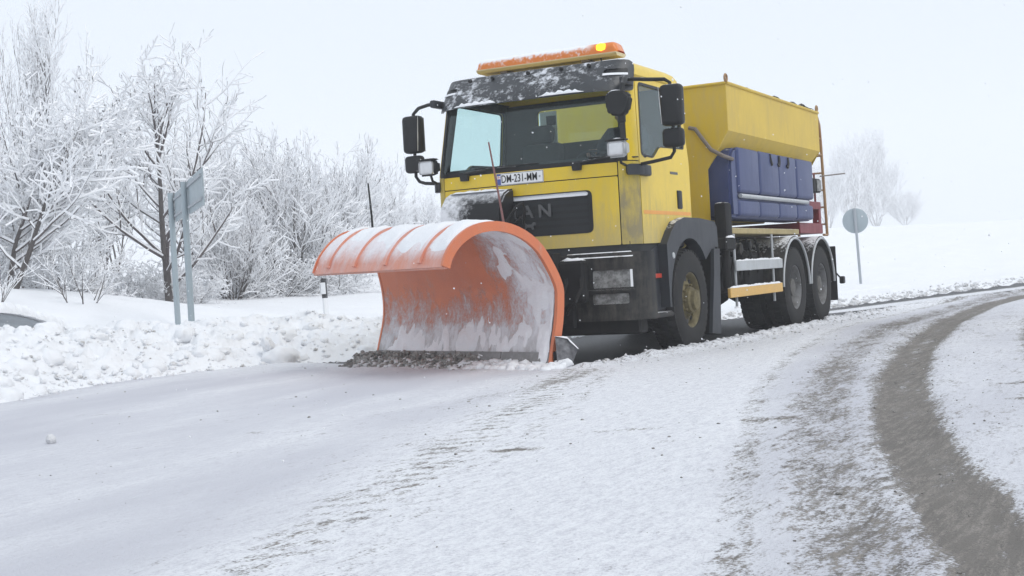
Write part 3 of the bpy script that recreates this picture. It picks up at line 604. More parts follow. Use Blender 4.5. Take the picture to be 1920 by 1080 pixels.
# mirrors and work lamps
def housing(lo, hi, bev=.035): return MB().box(lo, hi, bev, None, 3)
for sg in (1, -1):
    mr = empty('wing_mirror', (0, 0, 0), 0, T); yo = 1.51 if sg > 0 else 1.42
    a, b = sorted((sg * (yo - .11), sg * (yo + .115)))
    q = MB().box((1.10, a, 2.27), (1.24, b, 2.67), .045, None, 3).build('mirror_head', 'black_plastic', mr, 50)
    MB().box((1.092, a + .02, 2.29), (1.099, b - .02, 2.65)).build('mirror_glass', 'lamp_reflector', q)
    snow_strip('snow_edge', [(1.245, sg * (yo - .085), 2.29), (1.245, sg * (yo - .105), 2.655)], .008, .01, q, 'snow', 12)
    MB().box((1.12, a + .005, 2.06), (1.23, b - .005, 2.245), .04, None, 3).build('wide_angle_mirror', 'black_plastic', mr, 50)
    MB().tube([(1.25, sg * 1.05, 2.76), (1.28, sg * 1.16, 2.75), (1.24, sg * 1.30, 2.735), (1.18, sg * (yo - .06), 2.725), (1.17, sg * (yo - .01), 2.69), (1.17, sg * yo, 2.5)], .019, 8).build('upper_arm', 'black_plastic', mr)
    MB().tube([(1.17, sg * yo, 2.3), (1.17, sg * yo, 2.02), (1.17, sg * (yo - .04), 1.965), (1.19, sg * 1.30, 1.94), (1.20, sg * 1.17, 1.925)], .018, 8).build('lower_arm', 'black_plastic', mr)
    ba = MB(); ba.box((.92, sg * 1.13 - .035, 1.82), (1.135, sg * 1.13 + .045, 1.93), .02, None, 2); ba.build('arm_bracket', 'dark_grey_plastic', mr)
    panel('pillar_bracket', rounded(rect(*sorted((sg * 1.06, sg * 1.252)), 1.825, 1.93), .03), [], cab, .055, .05, 'dark_grey_plastic', mr, .04)
    ba = MB(); ba.box((1.10, sg * 1.075 - .04, 2.71), (1.33, sg * 1.075 + .03, 2.79), .02, None, 2); ba.build('upper_bracket', 'dark_grey_plastic', mr)
    # work lamp on a stalk
    wl = empty('work_lamp', (0, 0, 0), 0, T); c = Vector((1.50, sg * 1.06, 2.065))
    m = MB(); m.add([(c.x + dx, c.y + dy, c.z + dz) for dx, dy, dz in ((.06, -.105, -.09), (.06, .105, -.09), (.06, .105, .09), (.06, -.105, .09), (-.13, -.07, -.05), (-.13, .07, -.05), (-.13, .07, .075), (-.13, -.07, .075))], [(0, 1, 2, 3), (7, 6, 5, 4), (0, 4, 5, 1), (1, 5, 6, 2), (2, 6, 7, 3), (3, 7, 4, 0)])
    o = m.build('lamp_body', 'rail_silver' if sg > 0 else 'black_plastic', wl)
    bm = bmesh.new(); bm.from_mesh(o.data); bmesh.ops.bevel(bm, geom=bm.edges[:], offset=.028, segments=3, affect='EDGES'); bm.to_mesh(o.data); bm.free(); o.data.polygons.foreach_set('use_smooth', [True] * len(o.data.polygons))
    m = MB(); m.box((c.x + .05, c.y - .082, c.z - .068), (c.x + .066, c.y + .082, c.z + .068), .02, None, 2); m.build('lens', 'lamp_reflector', wl, 50)
    m = MB(); m.box((c.x - .02, c.y - .105, c.z + .078), (c.x + .075, c.y + .105, c.z + .094), .007); m.build('lamp_hood', 'black_plastic', wl)
    snow_strip('snow_cap', [(c.x - .02, c.y - .10, c.z + .09), (c.x - .02, c.y + .10, c.z + .09)], .075, .028, wl, 'snow', 21)
    m = MB(); m.tube([(c.x - .03, c.y, c.z - .07), (c.x - .06, c.y, c.z - .13), (c.x - .16, c.y + sg * .01, c.z - .15)], .014, 6); m.build('stalk', 'black_plastic', wl)
# front mirror over the windscreen corner
fm = empty('front_mirror', (0, 0, 0), 0, T); c = Vector((1.62, 1.14, 2.49))
m = MB(); m.prism([(c.y - .125, c.z + .09), (c.y - .06, c.z + .125), (c.y + .075, c.z + .11), (c.y + .135, c.z + .05), (c.y + .10, c.z - .09), (c.y + .03, c.z - .135), (c.y - .09, c.z - .11), (c.y - .125, c.z - .05)], c.x - .06, c.x + .04, 'x'); o = m.build('mirror_head', 'black_plastic', fm)
bm = bmesh.new(); bm.from_mesh(o.data); bmesh.ops.bevel(bm, geom=bm.edges[:], offset=.022, segments=2, affect='EDGES'); bm.to_mesh(o.data); bm.free(); o.data.polygons.foreach_set('use_smooth', [True] * len(o.data.polygons))
MB().tube([(1.28, 1.08, 2.76), (1.42, 1.14, 2.75), (1.54, 1.16, 2.67), (1.585, 1.15, 2.55)], [.03, .03, .026, .02], 8).build('mirror_arm', 'black_plastic', fm)
MB().box((c.x - .05, c.y - .02, c.z - .19), (c.x, c.y + .05, c.z - .10), .012).build('mirror_foot', 'black_plastic', fm)
snow_strip('snow_edge', [(c.x, c.y - .12, c.z + .09), (c.x, c.y - .06, c.z + .122), (c.x, c.y + .02, c.z + .122)], .03, .018, fm, 'snow', 31)
# bumper
bump = mapper(1.47, 1.21, .26, .98, .92, rake=False, bow=.06)
BH = [rounded(rect(sg * .86 - .19, sg * .86 + .19, .735, .905), .02) for sg in (1, -1)]
BH2 = [rounded(rect(sg * .84 - .18, sg * .84 + .18, .575, .675), .02) for sg in (1, -1)]
bo = panel('bumper', rounded(rect(-1.405, 1.405, .41, 1.075), .04), BH + BH2, bump, 0, .05, 'dirty_bumper', T, .05)
for sg in (1, -1):
    panel('headlight', rounded(rect(sg * .86 - .195, sg * .86 + .195, .73, .91), .02), [], bump, -.012, .03, 'headlight_dirty', bo, .06)
    panel('fog_lamp', rounded(rect(sg * .84 - .185, sg * .84 + .185, .57, .68), .02), [], bump, -.015, .03, 'headlight_dirty', bo, .06)
    panel('marker_strip', rect(sg * 1.052 - .012, sg * 1.052 + .012, .735, .905), [], bump, .004, .01, 'white_plastic', bo, .05)
    panel('snow_ledge', rounded(rect(sg * .80 - .40, sg * .80 + .28, 1.03, 1.085), .02), [], bump, lambda s, z: .015 - (z - 1.03) * 1.4, .05, 'snow_dirty', bo, .04)
panel('lamp_ledge', rect(.62, 1.08, .695, .715), [], bump, .02, .03, 'dirty_bumper', bo, .05)
m = MB(); m.box((1.12, -1.12, .27), (1.32, 1.12, .47), .02); m.build('underrun_beam', 'chassis_black', T)
# step wells behind the bumper
for sg in (1, -1):
    y0, y1 = sorted((sg * .85, sg * 1.125)); st = empty('step_well', (0, 0, 0), 0, T)
    m = MB(); m.box((.50, sorted((sg * .9, sg * 1.10))[0], .46), (1.04, sorted((sg * .9, sg * 1.10))[1], 1.14), .02); m.build('well_body', 'dark_grey_plastic', st)
    a, b = sorted((sg * .95, sg * 1.17)); m = MB(); m.box((.46, a, .40), (1.08, b, .455), .012); m.build('step_plate', 'dirty_bumper', st)
    a, b = sorted((sg * .95, sg * 1.16)); m = MB(); m.box((1.045, a, .42), (1.075, b, 1.02), .008); m.build('step_side', 'black_plastic', st)
    a, b = sorted((sg * 1.10, sg * 1.125)); m = MB(); m.box((.50, a, .80), (1.05, b, .845), .004); m.build('reflector', 'red_reflector', st)
    # front wheel arch
    outer = [(.68, .50), (.69, 1.14), (.54, 1.27), (.38, 1.372), (.12, 1.418), (-.34, 1.415), (-.84, 1.385), (-.915, 1.32), (-.93, 1.08)]
    inner = [(-.70, 1.08)] + [(.635 * math.cos(a_), .54 + .66 * math.sin(a_)) for a_ in np.linspace(R(140), R(8), 14)] + [(.625, .50)]
    a, b = sorted((sg * 1.06, sg * 1.20)); m = MB(); m.prism([(p[0], p[1]) for p in outer + inner], a, b, 'y'); fe = m.build('front_fender', 'dark_grey_plastic', T, 30)
    arc = [(.70 * math.cos(a_), .54 + .70 * math.sin(a_)) for a_ in np.linspace(R(150), R(0), 16)]
    m = MB(); m.prism(arc + [(p[0] * 1.04, (p[1] - .54) * 1.04 + .54) for p in arc[::-1]], sorted((sg * .70, sg * 1.06))[0], sorted((sg * .70, sg * 1.06))[1], 'y'); m.build('wheel_well', 'chassis_black', fe)
    a, b = sorted((sg * .74, sg * 1.22)); m = MB(); m.prism([(-.78, .13), (-.80, .13), (-.865, 1.10), (-.82, 1.10)], a, b, 'y'); m.build('mud_flap', 'chassis_black', fe)
    a, b = sorted((sg * 1.185, sg * 1.225)); m = MB(); m.prism([(-.50, .16), (-.80, .13), (-.90, 1.08), (-.70, 1.08), (-.66, .8)], a, b, 'y'); m.build('fender_rear', 'dark_grey_plastic', fe)
    m = MB(); m.lathe([(0, .012), (.03, .008), (.032, 0)], 12, 'y', (.52, sg * 1.20, 1.02)); m.build('side_marker', 'rail_silver', fe)
# wheels
def wheel_parts(parent, y0, front):
    tw = .30; m = MB(); rO = .54; pr = [(.285, -.12), (.30, -.145), (.40, -.155), (.49, -.145), (.528, -.125), (rO, -.09), (rO, .09), (.528, .125), (.49, .145), (.40, .155), (.30, .145), (.285, .12)]
    m.lathe([(r_, h_ + y0) for r_, h_ in pr], 56, 'y', closed=True)
    for k in range(44):
        a = 2 * math.pi * k / 44; ca, sa = math.cos(a), math.sin(a)
        for (h0, h1, da) in ((-.135, -.055, 0), (-.045, .045, .07), (.055, .135, 0)):
            vs = []
            for rr_ in (.53, .553):
                for hh in (h0, h1):
                    for q in (-.048, .048): g = a + da + q; dr_ = .018 if abs(hh) > .1 else 0; vs.append(((rr_ - dr_) * math.cos(g), y0 + hh, (rr_ - dr_) * math.sin(g)))
            m.add(vs, [(0, 1, 3, 2), (4, 6, 7, 5), (0, 4, 5, 1), (1, 5, 7, 3), (3, 7, 6, 2), (2, 6, 4, 0)])
    m.build('tyre', 'rubber', parent, 30)
    if front is None: return
    if front: prof = [(.288, .115), (.30, .135), (.283, .132), (.262, .10), (.255, .065), (.225, .07), (.185, .085), (.165, .10), (.14, .10)]; hub = [(.14, .09), (.135, .15), (.11, .165), (.105, .20), (.06, .215), (0, .217)]; rm, hm = 'hub_paint', 'hub_paint'
    else: prof = [(.288, .115), (.30, .135), (.283, .132), (.265, .09), (.25, .0), (.235, -.055), (.19, -.07), (.15, -.06)]; hub = [(.15, -.08), (.145, .02), (.12, .05), (.115, .10), (.07, .115), (0, .117)]; rm, hm = 'steel_rim', 'dark_rim'
    m = MB(); m.lathe([(r_, h_ + y0) for r_, h_ in prof], 48, 'y')
    nr = .165 if front else .17; nh = .10 if front else -.06
    for k in range(10):
        a = 2 * math.pi * k / 10; m.lathe([(0, .035), (.014, .033), (.016, 0)], 6, 'y', (nr * math.cos(a), y0 + nh, nr * math.sin(a)))
    m.build('rim', rm, parent, 30)
    m = MB(); m.lathe([(r_, h_ + y0) for r_, h_ in hub], 24, 'y'); m.build('hub', hm, parent, 30)
    m = MB(); hr = .225; hy = .072 if front else -.058
    for k in range(10):
        a = 2 * math.pi * (k + .5) / 10; m.lathe([(0, .008), (.032, .007), (.034, -.004)], 10, 'y', (hr * math.cos(a), y0 + hy, hr * math.sin(a)))
    m.build('hole_discs', 'print_black', parent, 30)  # solid black discs on the rim, the shade of hand holes put in as colour
wf = empty('wheel', (0, 1.045, .545), 0, T); wheel_parts(wf, 0, True)
wr = empty('wheel', (-4.13, 1.045, .545), 0, T); wheel_parts(wr, 0, False); wheel_parts(wr, -.35, None)
c = copy_tree(wf, T); c.location = (0, -1.045, .545); c.rotation_euler = (0, R(17), R(180))
for (xx, yy, rz, ra) in ((-5.53, 1.045, 0, 40), (-4.13, -1.045, 180, 70), (-5.53, -1.045, 180, 10)):
    c = copy_tree(wr, T); c.location = (xx, yy, .545); c.rotation_euler = (0, R(ra), R(rz))
# chassis
ch = empty('chassis', (0, 0, 0), 0, T)
for yy in (.40, -.40):
    m = MB(); m.box((-6.25, yy - .04, .82), (1.3, yy + .04, 1.10), .01); m.build('frame_rail', 'chassis_black', ch)
for xx in (0, -4.13, -5.53):
    m = MB(); m.tube([(xx, -1.0, .545), (xx, 1.0, .545)], .085, 10); m.lathe([(.0, -.24), (.14, -.22), (.21, -.1), (.21, .1), (.14, .22), (0, .24)], 14, 'y', (xx, 0, .545)); m.build('axle', 'chassis_black', ch)
for yy in (.62, -.62):
    m = MB(); m.tube([(-4.13, yy, .64), (-4.83, yy, .90), (-5.53, yy, .64)], .06, 8); m.tube([(.6, yy, .82), (0, yy, .68), (-.7, yy, .84)], .04, 6); m.build('leaf_spring', 'chassis_black', ch)
m = MB(); m.box((.2, -.5, .62), (1.30, .5, 1.12), .05); m.box((-.6, -.35, .55), (.3, .35, 1.0), .05); m.build('engine_block', 'chassis_black', ch)
m = MB(); m.tube([(-.6, 0, .75), (-4.1, 0, .62)], .06, 8); m.build('drive_shaft', 'chassis_black', ch)
for sg in (1, -1):
    m = MB(); m.box((-1.50, sorted((sg * .48, sg * 1.02))[0], .52), (-.98, sorted((sg * .48, sg * 1.02))[1], 1.20), .04); m.build('battery_box', 'chassis_black', ch)
    m = MB(); m.lathe([(0, -2.62), (.20, -2.58), (.235, -2.5), (.235, -1.75), (.20, -1.68), (0, -1.64)], 20, 'x', (0, sg * .74, .78)); m.build('air_tank', 'chassis_black', ch)
    m = MB(); m.box((-3.4, sorted((sg * .48, sg * .98))[0], .50), (-2.7, sorted((sg * .48, sg * .98))[1], 1.05), .05); m.build('fuel_tank', 'chassis_black', ch)
    for k, (xx, zz, rr) in enumerate(((-1.72, 1.12, .07), (-2.05, 1.10, .055), (-2.45, 1.08, .075), (-2.85, 1.14, .06))):
        m = MB(); m.lathe([(0, -.08), (rr, -.07), (rr * 1.05, 0), (rr, .07), (0, .08)], 12, 'y', (xx, sg * .92, zz)); m.build('valve', 'dirty_bumper', ch)
    for k in range(5):
        xx = -1.7 - .36 * k; m = MB(); m.tube([(xx, sg * .95, 1.2), (xx - .04, sg * 1.0, .98), (xx + .05, sg * .98, .78), (xx - .15, sg * .9, .62)], .014, 6); m.build('hose', 'chassis_black', ch)
# upright exhaust or hydraulic column behind the cab
m = MB(); m.box((-1.60, 1.02, 1.20), (-1.36, 1.17, 1.62), .04, None, 2); m.tube([(-1.48, 1.10, 1.22), (-1.48, 1.10, .60)], .05, 10); m.box((-1.66, 1.0, 1.06), (-1.30, 1.18, 1.21), .02); col_ = m.build('service_column', 'chassis_black', T)
snow_strip('snow_cap', [(-1.35, 1.16, 1.21), (-1.64, 1.16, 1.21)], .03, .03, col_, 'snow', 41)
# side guards
for sg in (1, -1):
    sgd = empty('side_guard', (0, 0, 0), 0, T)
    a, b = sorted((sg * 1.175, sg * 1.205))
    m = MB(); m.box((-3.48, a, .815), (-1.55, b, .935), .006); m.build('upper_rail', 'rail_silver', sgd)
    a, b = sorted((sg * 1.185, sg * 1.225)); m = MB(); m.box((-3.36, a, .512), (-1.22, b, .628), .006); m.build('lower_rail', 'guard_amber', sgd)
    for xx in (-1.62, -3.18):
        m = MB(); m.tube([(xx, sg * 1.16, .40), (xx, sg * 1.16, 1.25)], .016, 6); m.build('upright', 'rail_silver', sgd)
    snow_strip('snow_cover', [(-1.25, sg * 1.205, .628), (-3.34, sg * 1.205, .628)], .02, .022, sgd, 'snow', 51); snow_strip('snow_cover', [(-1.57, sg * 1.19, .935), (-3.46, sg * 1.19, .935)], .016, .02, sgd, 'snow', 52)
    # rear fenders
    for xc in (-4.13, -5.53):
        arc = [(xc + .66 * math.cos(a_), .545 + .66 * math.sin(a_)) for a_ in np.linspace(R(178), R(2), 22)]; ot = [(xc + .685 * math.cos(a_), .545 + .685 * math.sin(a_)) for a_ in np.linspace(R(2), R(178), 22)]
        a, b = sorted((sg * .62, sg * 1.20)); m = MB(); m.prism(arc + ot, a, b, 'y'); rf = m.build('rear_fender', 'dirty_bumper', T, 30)
        rim_ = [(xc + .655 * math.cos(a_), sg * 1.205, .545 + .655 * math.sin(a_)) for a_ in np.linspace(R(178), R(2), 26)]; m = MB(); m.tube([(p[0] + 0, p[1], p[2]) for p in rim_], .017, 6); m.build('fender_edge', 'rail_silver', rf)
    a, b = sorted((sg * .62, sg * 1.21)); m = MB(); m.box((-6.33, a, .28), (-6.30, b, 1.08), .006); m.build('rear_mud_flap', 'chassis_black', T)
    m = MB(); m.tube([(-6.30, sg * 1.15, .75), (-6.36, sg * 1.24, .62), (-6.36, sg * 1.27, .58)], .012, 6); m.box((-6.42, sg * 1.27 - .03, .52), (-6.32, sg * 1.27 + .04, .63), .015); m.build('end_marker_lamp', 'black_plastic', T)
# spreader body
HX0, HX1, HT, HC = -1.53, -5.73, 3.0, 2.45
hop = empty('spreader_hopper', (0, 0, 0), 0, T)
def slab(pts, thick, name, mat=None, sharp=25):
    P_ = [Vector(p) for p in pts]; nrm = (P_[1] - P_[0]).cross(P_[-1] - P_[0]).normalized() * thick; n = len(P_); m = MB()
    m.add([p for p in P_] + [p - nrm for p in P_], [tuple(range(n)), tuple(range(n, 2 * n))[::-1]] + [(i, i + n, (i + 1) % n + n, (i + 1) % n) for i in range(n)]); return m.build(name, mat or 'hopper_yellow', hop, sharp)
for sg in (1, -1):
    slab([(HX0, sg * 1.2, HC), (HX1, sg * 1.2, HC), (HX1 + .0, sg * 1.2, HT), (HX0, sg * 1.2, HT)][::sg], .012, 'side_panel')
    slab([(HX0 + .001, sg * .72, 1.72), (HX1 + .55, sg * .72, 1.72), (HX1, sg * 1.2, HC - .001), (HX0 + .001, sg * 1.2, HC - .001)][::sg], .012, 'side_slope')
    m = MB(); m.tube([(HX0, sg * 1.2, HT + .005), (HX1, sg * 1.2, HT + .005)], .022, 8); m.build('top_rim', 'hopper_yellow', hop)
    for xx in (HX0 - .0, HX1 + .05):
        m = MB(); m.lathe([(.045, -.013), (.058, 0), (.045, .013), (.032, 0)], 16, 'y', (xx, sg * 1.2, HT + .06), closed=True); m.build('lifting_ring', 'ladder_paint', hop)
front_poly = [(.93, 1.35), (.93, 2.02), (1.2, HC), (1.2, HT), (-1.2, HT), (-1.2, HC), (-.93, 2.02), (-.93, 1.35)]
m = MB(); m.prism(front_poly, HX0 + .004, HX0 + .02, 'x'); m.build('front_panel', 'hopper_yellow', hop)
m = MB(); m.prism([(p[0], p[1]) for p in [(.72, 1.7), (1.2, HC), (1.2, HT), (-1.2, HT), (-1.2, HC), (-.72, 1.7)]], HX1 - .014, HX1 - .002, 'x'); m.build('rear_panel', 'hopper_yellow', hop)
m = MB(); m.tube([(HX0 + .02, -1.2, HT), (HX0 + .02, 1.2, HT)], .02, 8); m.build('top_rim', 'hopper_yellow', hop)
m = MB(); m.tube([(HX1, -1.2, HT), (HX1, 1.2, HT)], .02, 8); m.build('top_rim', 'hopper_yellow', hop)
m = MB(); m.prism([(.5, 1.45), (.72, 1.72), (-.72, 1.72), (-.5, 1.45)], HX1 + .6, HX0 - .02, 'x'); m.build('trough', 'hopper_yellow', hop)
m = MB(); m.tube([(HX0 + .05, .74, 2.52), (HX0 + .07, .82, 2.50), (HX0 + .07, .90, 2.38), (HX0 + .07, 1.0, 2.24), (HX0 + .05, 1.13, 2.16), (HX0 - .1, 1.2, 2.12)], .024, 8); m.build('drain_hose', 'hose_grey', hop)
for sg in (1, -1):
    a, b = sorted((sg * .50, sg * 1.14)); m = MB(); m.box((-4.6, a, 1.255), (-1.62, b, 1.325), .006); m.build('subframe_beam', 'beige_yellow', hop)
    m = MB(); m.box((-6.1, sg * .5 - .06, 1.10), (-1.0, sg * .5 + .06, 1.25), .008); m.build('subframe_rail', 'chassis_black', hop)
# brine tanks
def tank(sg):
    root = empty('brine_tank', (0, 0, 0), 0, T)
    def bx_(x0, x1, y0, y1, z0, z1, bev, nm):
        a, b = sorted((sg * y0, sg * y1)); bm = bmesh.new(); bmesh.ops.create_cube(bm, size=1)
        for q in bm.verts: q.co = Vector(((q.co.x + .5) * (x1 - x0) + x0, (q.co.y + .5) * (b - a) + a, (q.co.z + .5) * (z1 - z0) + z0))
        for q in bm.verts:       # upper inner edge leans in under the hopper slope
            if abs(q.co.y) < (y0 + y1) / 2 and q.co.z > (z0 + z1) / 2: q.co.z -= .12
        bmesh.ops.bevel(bm, geom=bm.edges[:], offset=bev, segments=3, profile=.6, affect='EDGES'); me = bpy.data.meshes.new(nm); bm.to_mesh(me); bm.free(); return link(nm, me, 'tank_blue', root, 40)
    n = 4; L0, L1 = -1.78, -5.20; w = (L1 - L0) / n
    for k in range(n): bx_(L0 + w * (k + 1) + (.004 if k < n - 1 else 0), L0 + w * k - .004, .74, 1.215 + (.006 if k % 2 else 0), 1.735, 2.285, .05, 'upper_cell')
    bx_(L1 + .02, L0 + .02, .735, 1.165, 1.44, 1.80, .045, 'tank_core')
    for k in range(n): bx_(L0 + w * (k + 1) + .004, L0 + w * k - .004, .74, 1.205, 1.455, 1.665, .05, 'lower_cell')
    # rounded front end leaning in
    a, b = sorted((sg * .74, sg * 1.19)); m = MB(); m.prism([(-1.57, 1.45), (-1.79, 1.45), (-1.79, 2.27), (-1.70, 2.26), (-1.61, 2.20), (-1.56, 2.05), (-1.555, 1.75)], a, b, 'y'); o = m.build('front_cell', 'tank_blue', root, 30)
    bm = bmesh.new(); bm.from_mesh(o.data); bmesh.ops.bevel(bm, geom=bm.edges[:], offset=.03, segments=2, affect='EDGES'); bm.to_mesh(o.data); bm.free(); o.data.polygons.foreach_set('use_smooth', [True] * len(o.data.polygons)); o.data.set_sharp_from_angle(angle=R(40))
    m = MB(); m.tube([(-1.85, sg * 1.20, 1.70), (-4.9, sg * 1.20, 1.695)], .026, 8); m.build('tank_bar', 'rail_silver', root)
    for k in range(3):
        xx = -3.10 - .42 * k; d_ = -1 if k < 1 else 1
        m = MB(); m.tube([(xx, sg * 1.222, 2.262), (xx + .01 * d_, sg * 1.226, 2.18), (xx + .05 * d_, sg * 1.226, 2.13), (xx + .10 * d_, sg * 1.224, 2.15)], [.010, .018, .020, .010], 6); m.build('hook_strap', 'print_black', root)
tank(1); tank(-1)
# ladder and rear frame
ld = empty('rear_ladder', (0, 0, 0), 0, T)
for yy in (1.14, .72):
    m = MB(); m.tube([(-5.74, yy, 2.98), (-5.92, yy, 2.96), (-6.02, yy, 2.86), (-6.06, yy, 2.6), (-6.16, yy, 1.25)], .022, 8); m.build('ladder_rail', 'ladder_paint', ld)
for k in range(6):
    z = 2.66 - k * .25; xx = -6.055 - (2.6 - z) * .074; m = MB(); m.tube([(xx, .72, z), (xx, 1.14, z)], .014, 6); m.build('rung', 'ladder_paint', ld)
for z in (2.66, 2.42):
    m = MB(); m.tube([(-5.74, 1.14, z), (-6.06, 1.14, z)], .013, 6); m.build('ladder_stay', 'ladder_paint', ld)
m = MB(); m.tube([(-6.16, 1.14, 1.25), (-5.95, 1.14, 1.25)], .02, 6); m.build('ladder_foot', 'ladder_paint', ld)
rfm = empty('rear_frame', (0, 0, 0), 0, T)
m = MB(); m.box((-5.95, -1.12, 1.62), (-5.25, 1.12, 1.73), .008); m.build('cross_beam', 'red_frame', rfm)
m = MB(); m.box((-6.0, -1.12, 1.27), (-4.75, 1.12, 1.42), .008); m.build('lower_beam', 'red_frame', rfm)
for yy in (1.06, -1.06):
    m = MB(); m.box((-5.98, yy - .05, 1.38), (-5.86, yy + .05, 1.66), .008); m.build('frame_post', 'red_frame', rfm)
    m = MB(); m.tube([(-5.30, yy, 2.14), (-5.88, yy, 2.14), (-5.88, yy, 1.70)], .016, 6); m.build('lamp_guard', 'red_frame', rfm)
m = MB(); m.box((-5.85, .98, 1.86), (-5.45, 1.16, 2.06), .015); bx = m.build('control_box', 'chassis_black', rfm)
m = MB(); m.box((-5.85, 1.161, 1.88), (-5.62, 1.168, 2.04)); m.build('box_lamp', 'headlight_dirty', bx)
m = MB(); m.tube([(-5.85, 1.16, 2.10), (-6.78, 1.30, 2.17)], .010, 6); m.build('whip_rod', 'hose_grey', rfm)
m = MB(); m.lathe([(.0, .42), (.30, .42), (.32, .46), (.10, .62), (.1, 1.2), (0, 1.2)], 24, 'z', (-6.55, 0, 0)); m.build('spreading_disc', 'red_frame', rfm)
# ------------------------------------------------------------------ the plough
PLO = empty('snow_plough', (0, 0, 0), 0, T)
A0 = Vector((2.40, .76, 0)); B0 = Vector((1.42, -1.92, 0)); bd = (B0 - A0).normalized(); nd = Vector((-bd.y, bd.x, 0)); nd = nd if nd.x > 0 else -nd; LEN = (B0 - A0).length
NEAR = [(.24, .02), (.20, .20), (.13, .46), (.10, .68), (.11, .80), (.20, .97), (.35, 1.16), (.57, 1.29), (.82, 1.345), (1.07, 1.32), (1.26, 1.23), (1.38, 1.11), (1.43, 1.0)]
FAR = [(.09, .02), (.05, .20), (-.03, .45), (-.06, .62), (-.055, .80), (-.02, .98), (.03, 1.16), (.11, 1.33), (.23, 1.43), (.40, 1.42), (.57, 1.33), (.72, 1.18), (.80, 1.02)]
def cr(P_, t):
    n = len(P_) - 1; k = min(n - 1, int(t * n)); w = t * n - k; p = [Vector(P_[max(0, min(n, k + j))]) for j in (-1, 0, 1, 2)]
    return .5 * ((2 * p[1]) + (p[2] - p[0]) * w + (2 * p[0] - 5 * p[1] + 4 * p[2] - p[3]) * w * w + (3 * p[1] - p[0] - 3 * p[2] + p[3]) * w ** 3)
def prof(u, v): return cr(NEAR, v) * (1 - u) + cr(FAR, v) * u
def pp(u, v, off=0.0):
    a = prof(u, v); d = prof(u, min(1, v + .01)) - prof(u, max(0, v - .01)); d.normalize(); a = a + Vector((-d.y, d.x)) * off    # off > 0: outside (behind / above)
    return A0 + bd * (u * LEN) + nd * (a.x - .11) + Vector((0, 0, a.y))
NU, NV = 48, 44
V_ = [pp(i / NU, j / NV) for i in range(NU + 1) for j in range(NV + 1)] + [pp(i / NU, j / NV, .03) for i in range(NU + 1) for j in range(NV + 1)]
UVS = [(i / NU, j / NV) for i in range(NU + 1) for j in range(NV + 1)] + [(i / NU, j / NV + 2) for i in range(NU + 1) for j in range(NV + 1)]
K = (NU + 1) * (NV + 1); F_ = []
ix = lambda i, j: i * (NV + 1) + j
for i in range(NU):
    for j in range(NV): F_.append((ix(i, j), ix(i + 1, j), ix(i + 1, j + 1), ix(i, j + 1))); F_.append((ix(i, j) + K, ix(i, j + 1) + K, ix(i + 1, j + 1) + K, ix(i + 1, j) + K))
for i in range(NU): F_.append((ix(i, 0), ix(i, 0) + K, ix(i + 1, 0) + K, ix(i + 1, 0))); F_.append((ix(i, NV), ix(i + 1, NV), ix(i + 1, NV) + K, ix(i, NV) + K))
for j in range(NV): F_.append((ix(0, j), ix(0, j + 1), ix(0, j + 1) + K, ix(0, j) + K)); F_.append((ix(NU, j), ix(NU, j) + K, ix(NU, j + 1) + K, ix(NU, j + 1)))
me = bpy.data.meshes.new('moldboard'); me.from_pydata(V_, [], F_); uvl = me.uv_layers.new(name='UVMap')
for lp in me.loops: uvl.data[lp.index].uv = UVS[lp.vertex_index]
link('moldboard', me, 'plough_orange', PLO, 40)
def band(name, us, v0, v1, o0, o1, n=36, mat='plough_orange', uvc=(.5, 2.5)):
    vs = []; m = MB()
    for k in range(n + 1):
        v = v0 + (v1 - v0) * k / n
        for (u, o) in ((us[0], o0), (us[1], o0), (us[1], o1), (us[0], o1)): vs.append(pp(u, v, o))
    fs = [(k * 4 + a, k * 4 + (a + 1) % 4, k * 4 + 4 + (a + 1) % 4, k * 4 + 4 + a) for k in range(n) for a in range(4)] + [(0, 1, 2, 3), (n * 4 + 3, n * 4 + 2, n * 4 + 1, n * 4)]
    m.add(vs, fs); me = m.mesh(name); uvl = me.uv_layers.new(name='UVMap')
    for lp in me.loops: uvl.data[lp.index].uv = uvc
    return link(name, me, mat, PLO, 40)
band('end_flange', (-.010, .004), .03, .99, -.042, .045, uvc=(.9, .75)); band('end_flange', (.996, 1.006), .03, .99, -.005, .045, uvc=(.9, .75))
RIBS = (.155, .40, .645, .875)
for u in RIBS: band('rib', (u - .012, u + .012), .30, .965, .028, .055)
m = MB(); vs = [pp(-.005 + 1.01 * k / 40, .985, 0) for k in range(41)]; m.tube(vs, .022, 8); me = m.mesh('lip_bar'); uvl = me.uv_layers.new(name='UVMap')
for lp in me.loops: uvl.data[lp.index].uv = (.5, 2.5)
link('lip_bar', me, 'plough_orange', PLO)
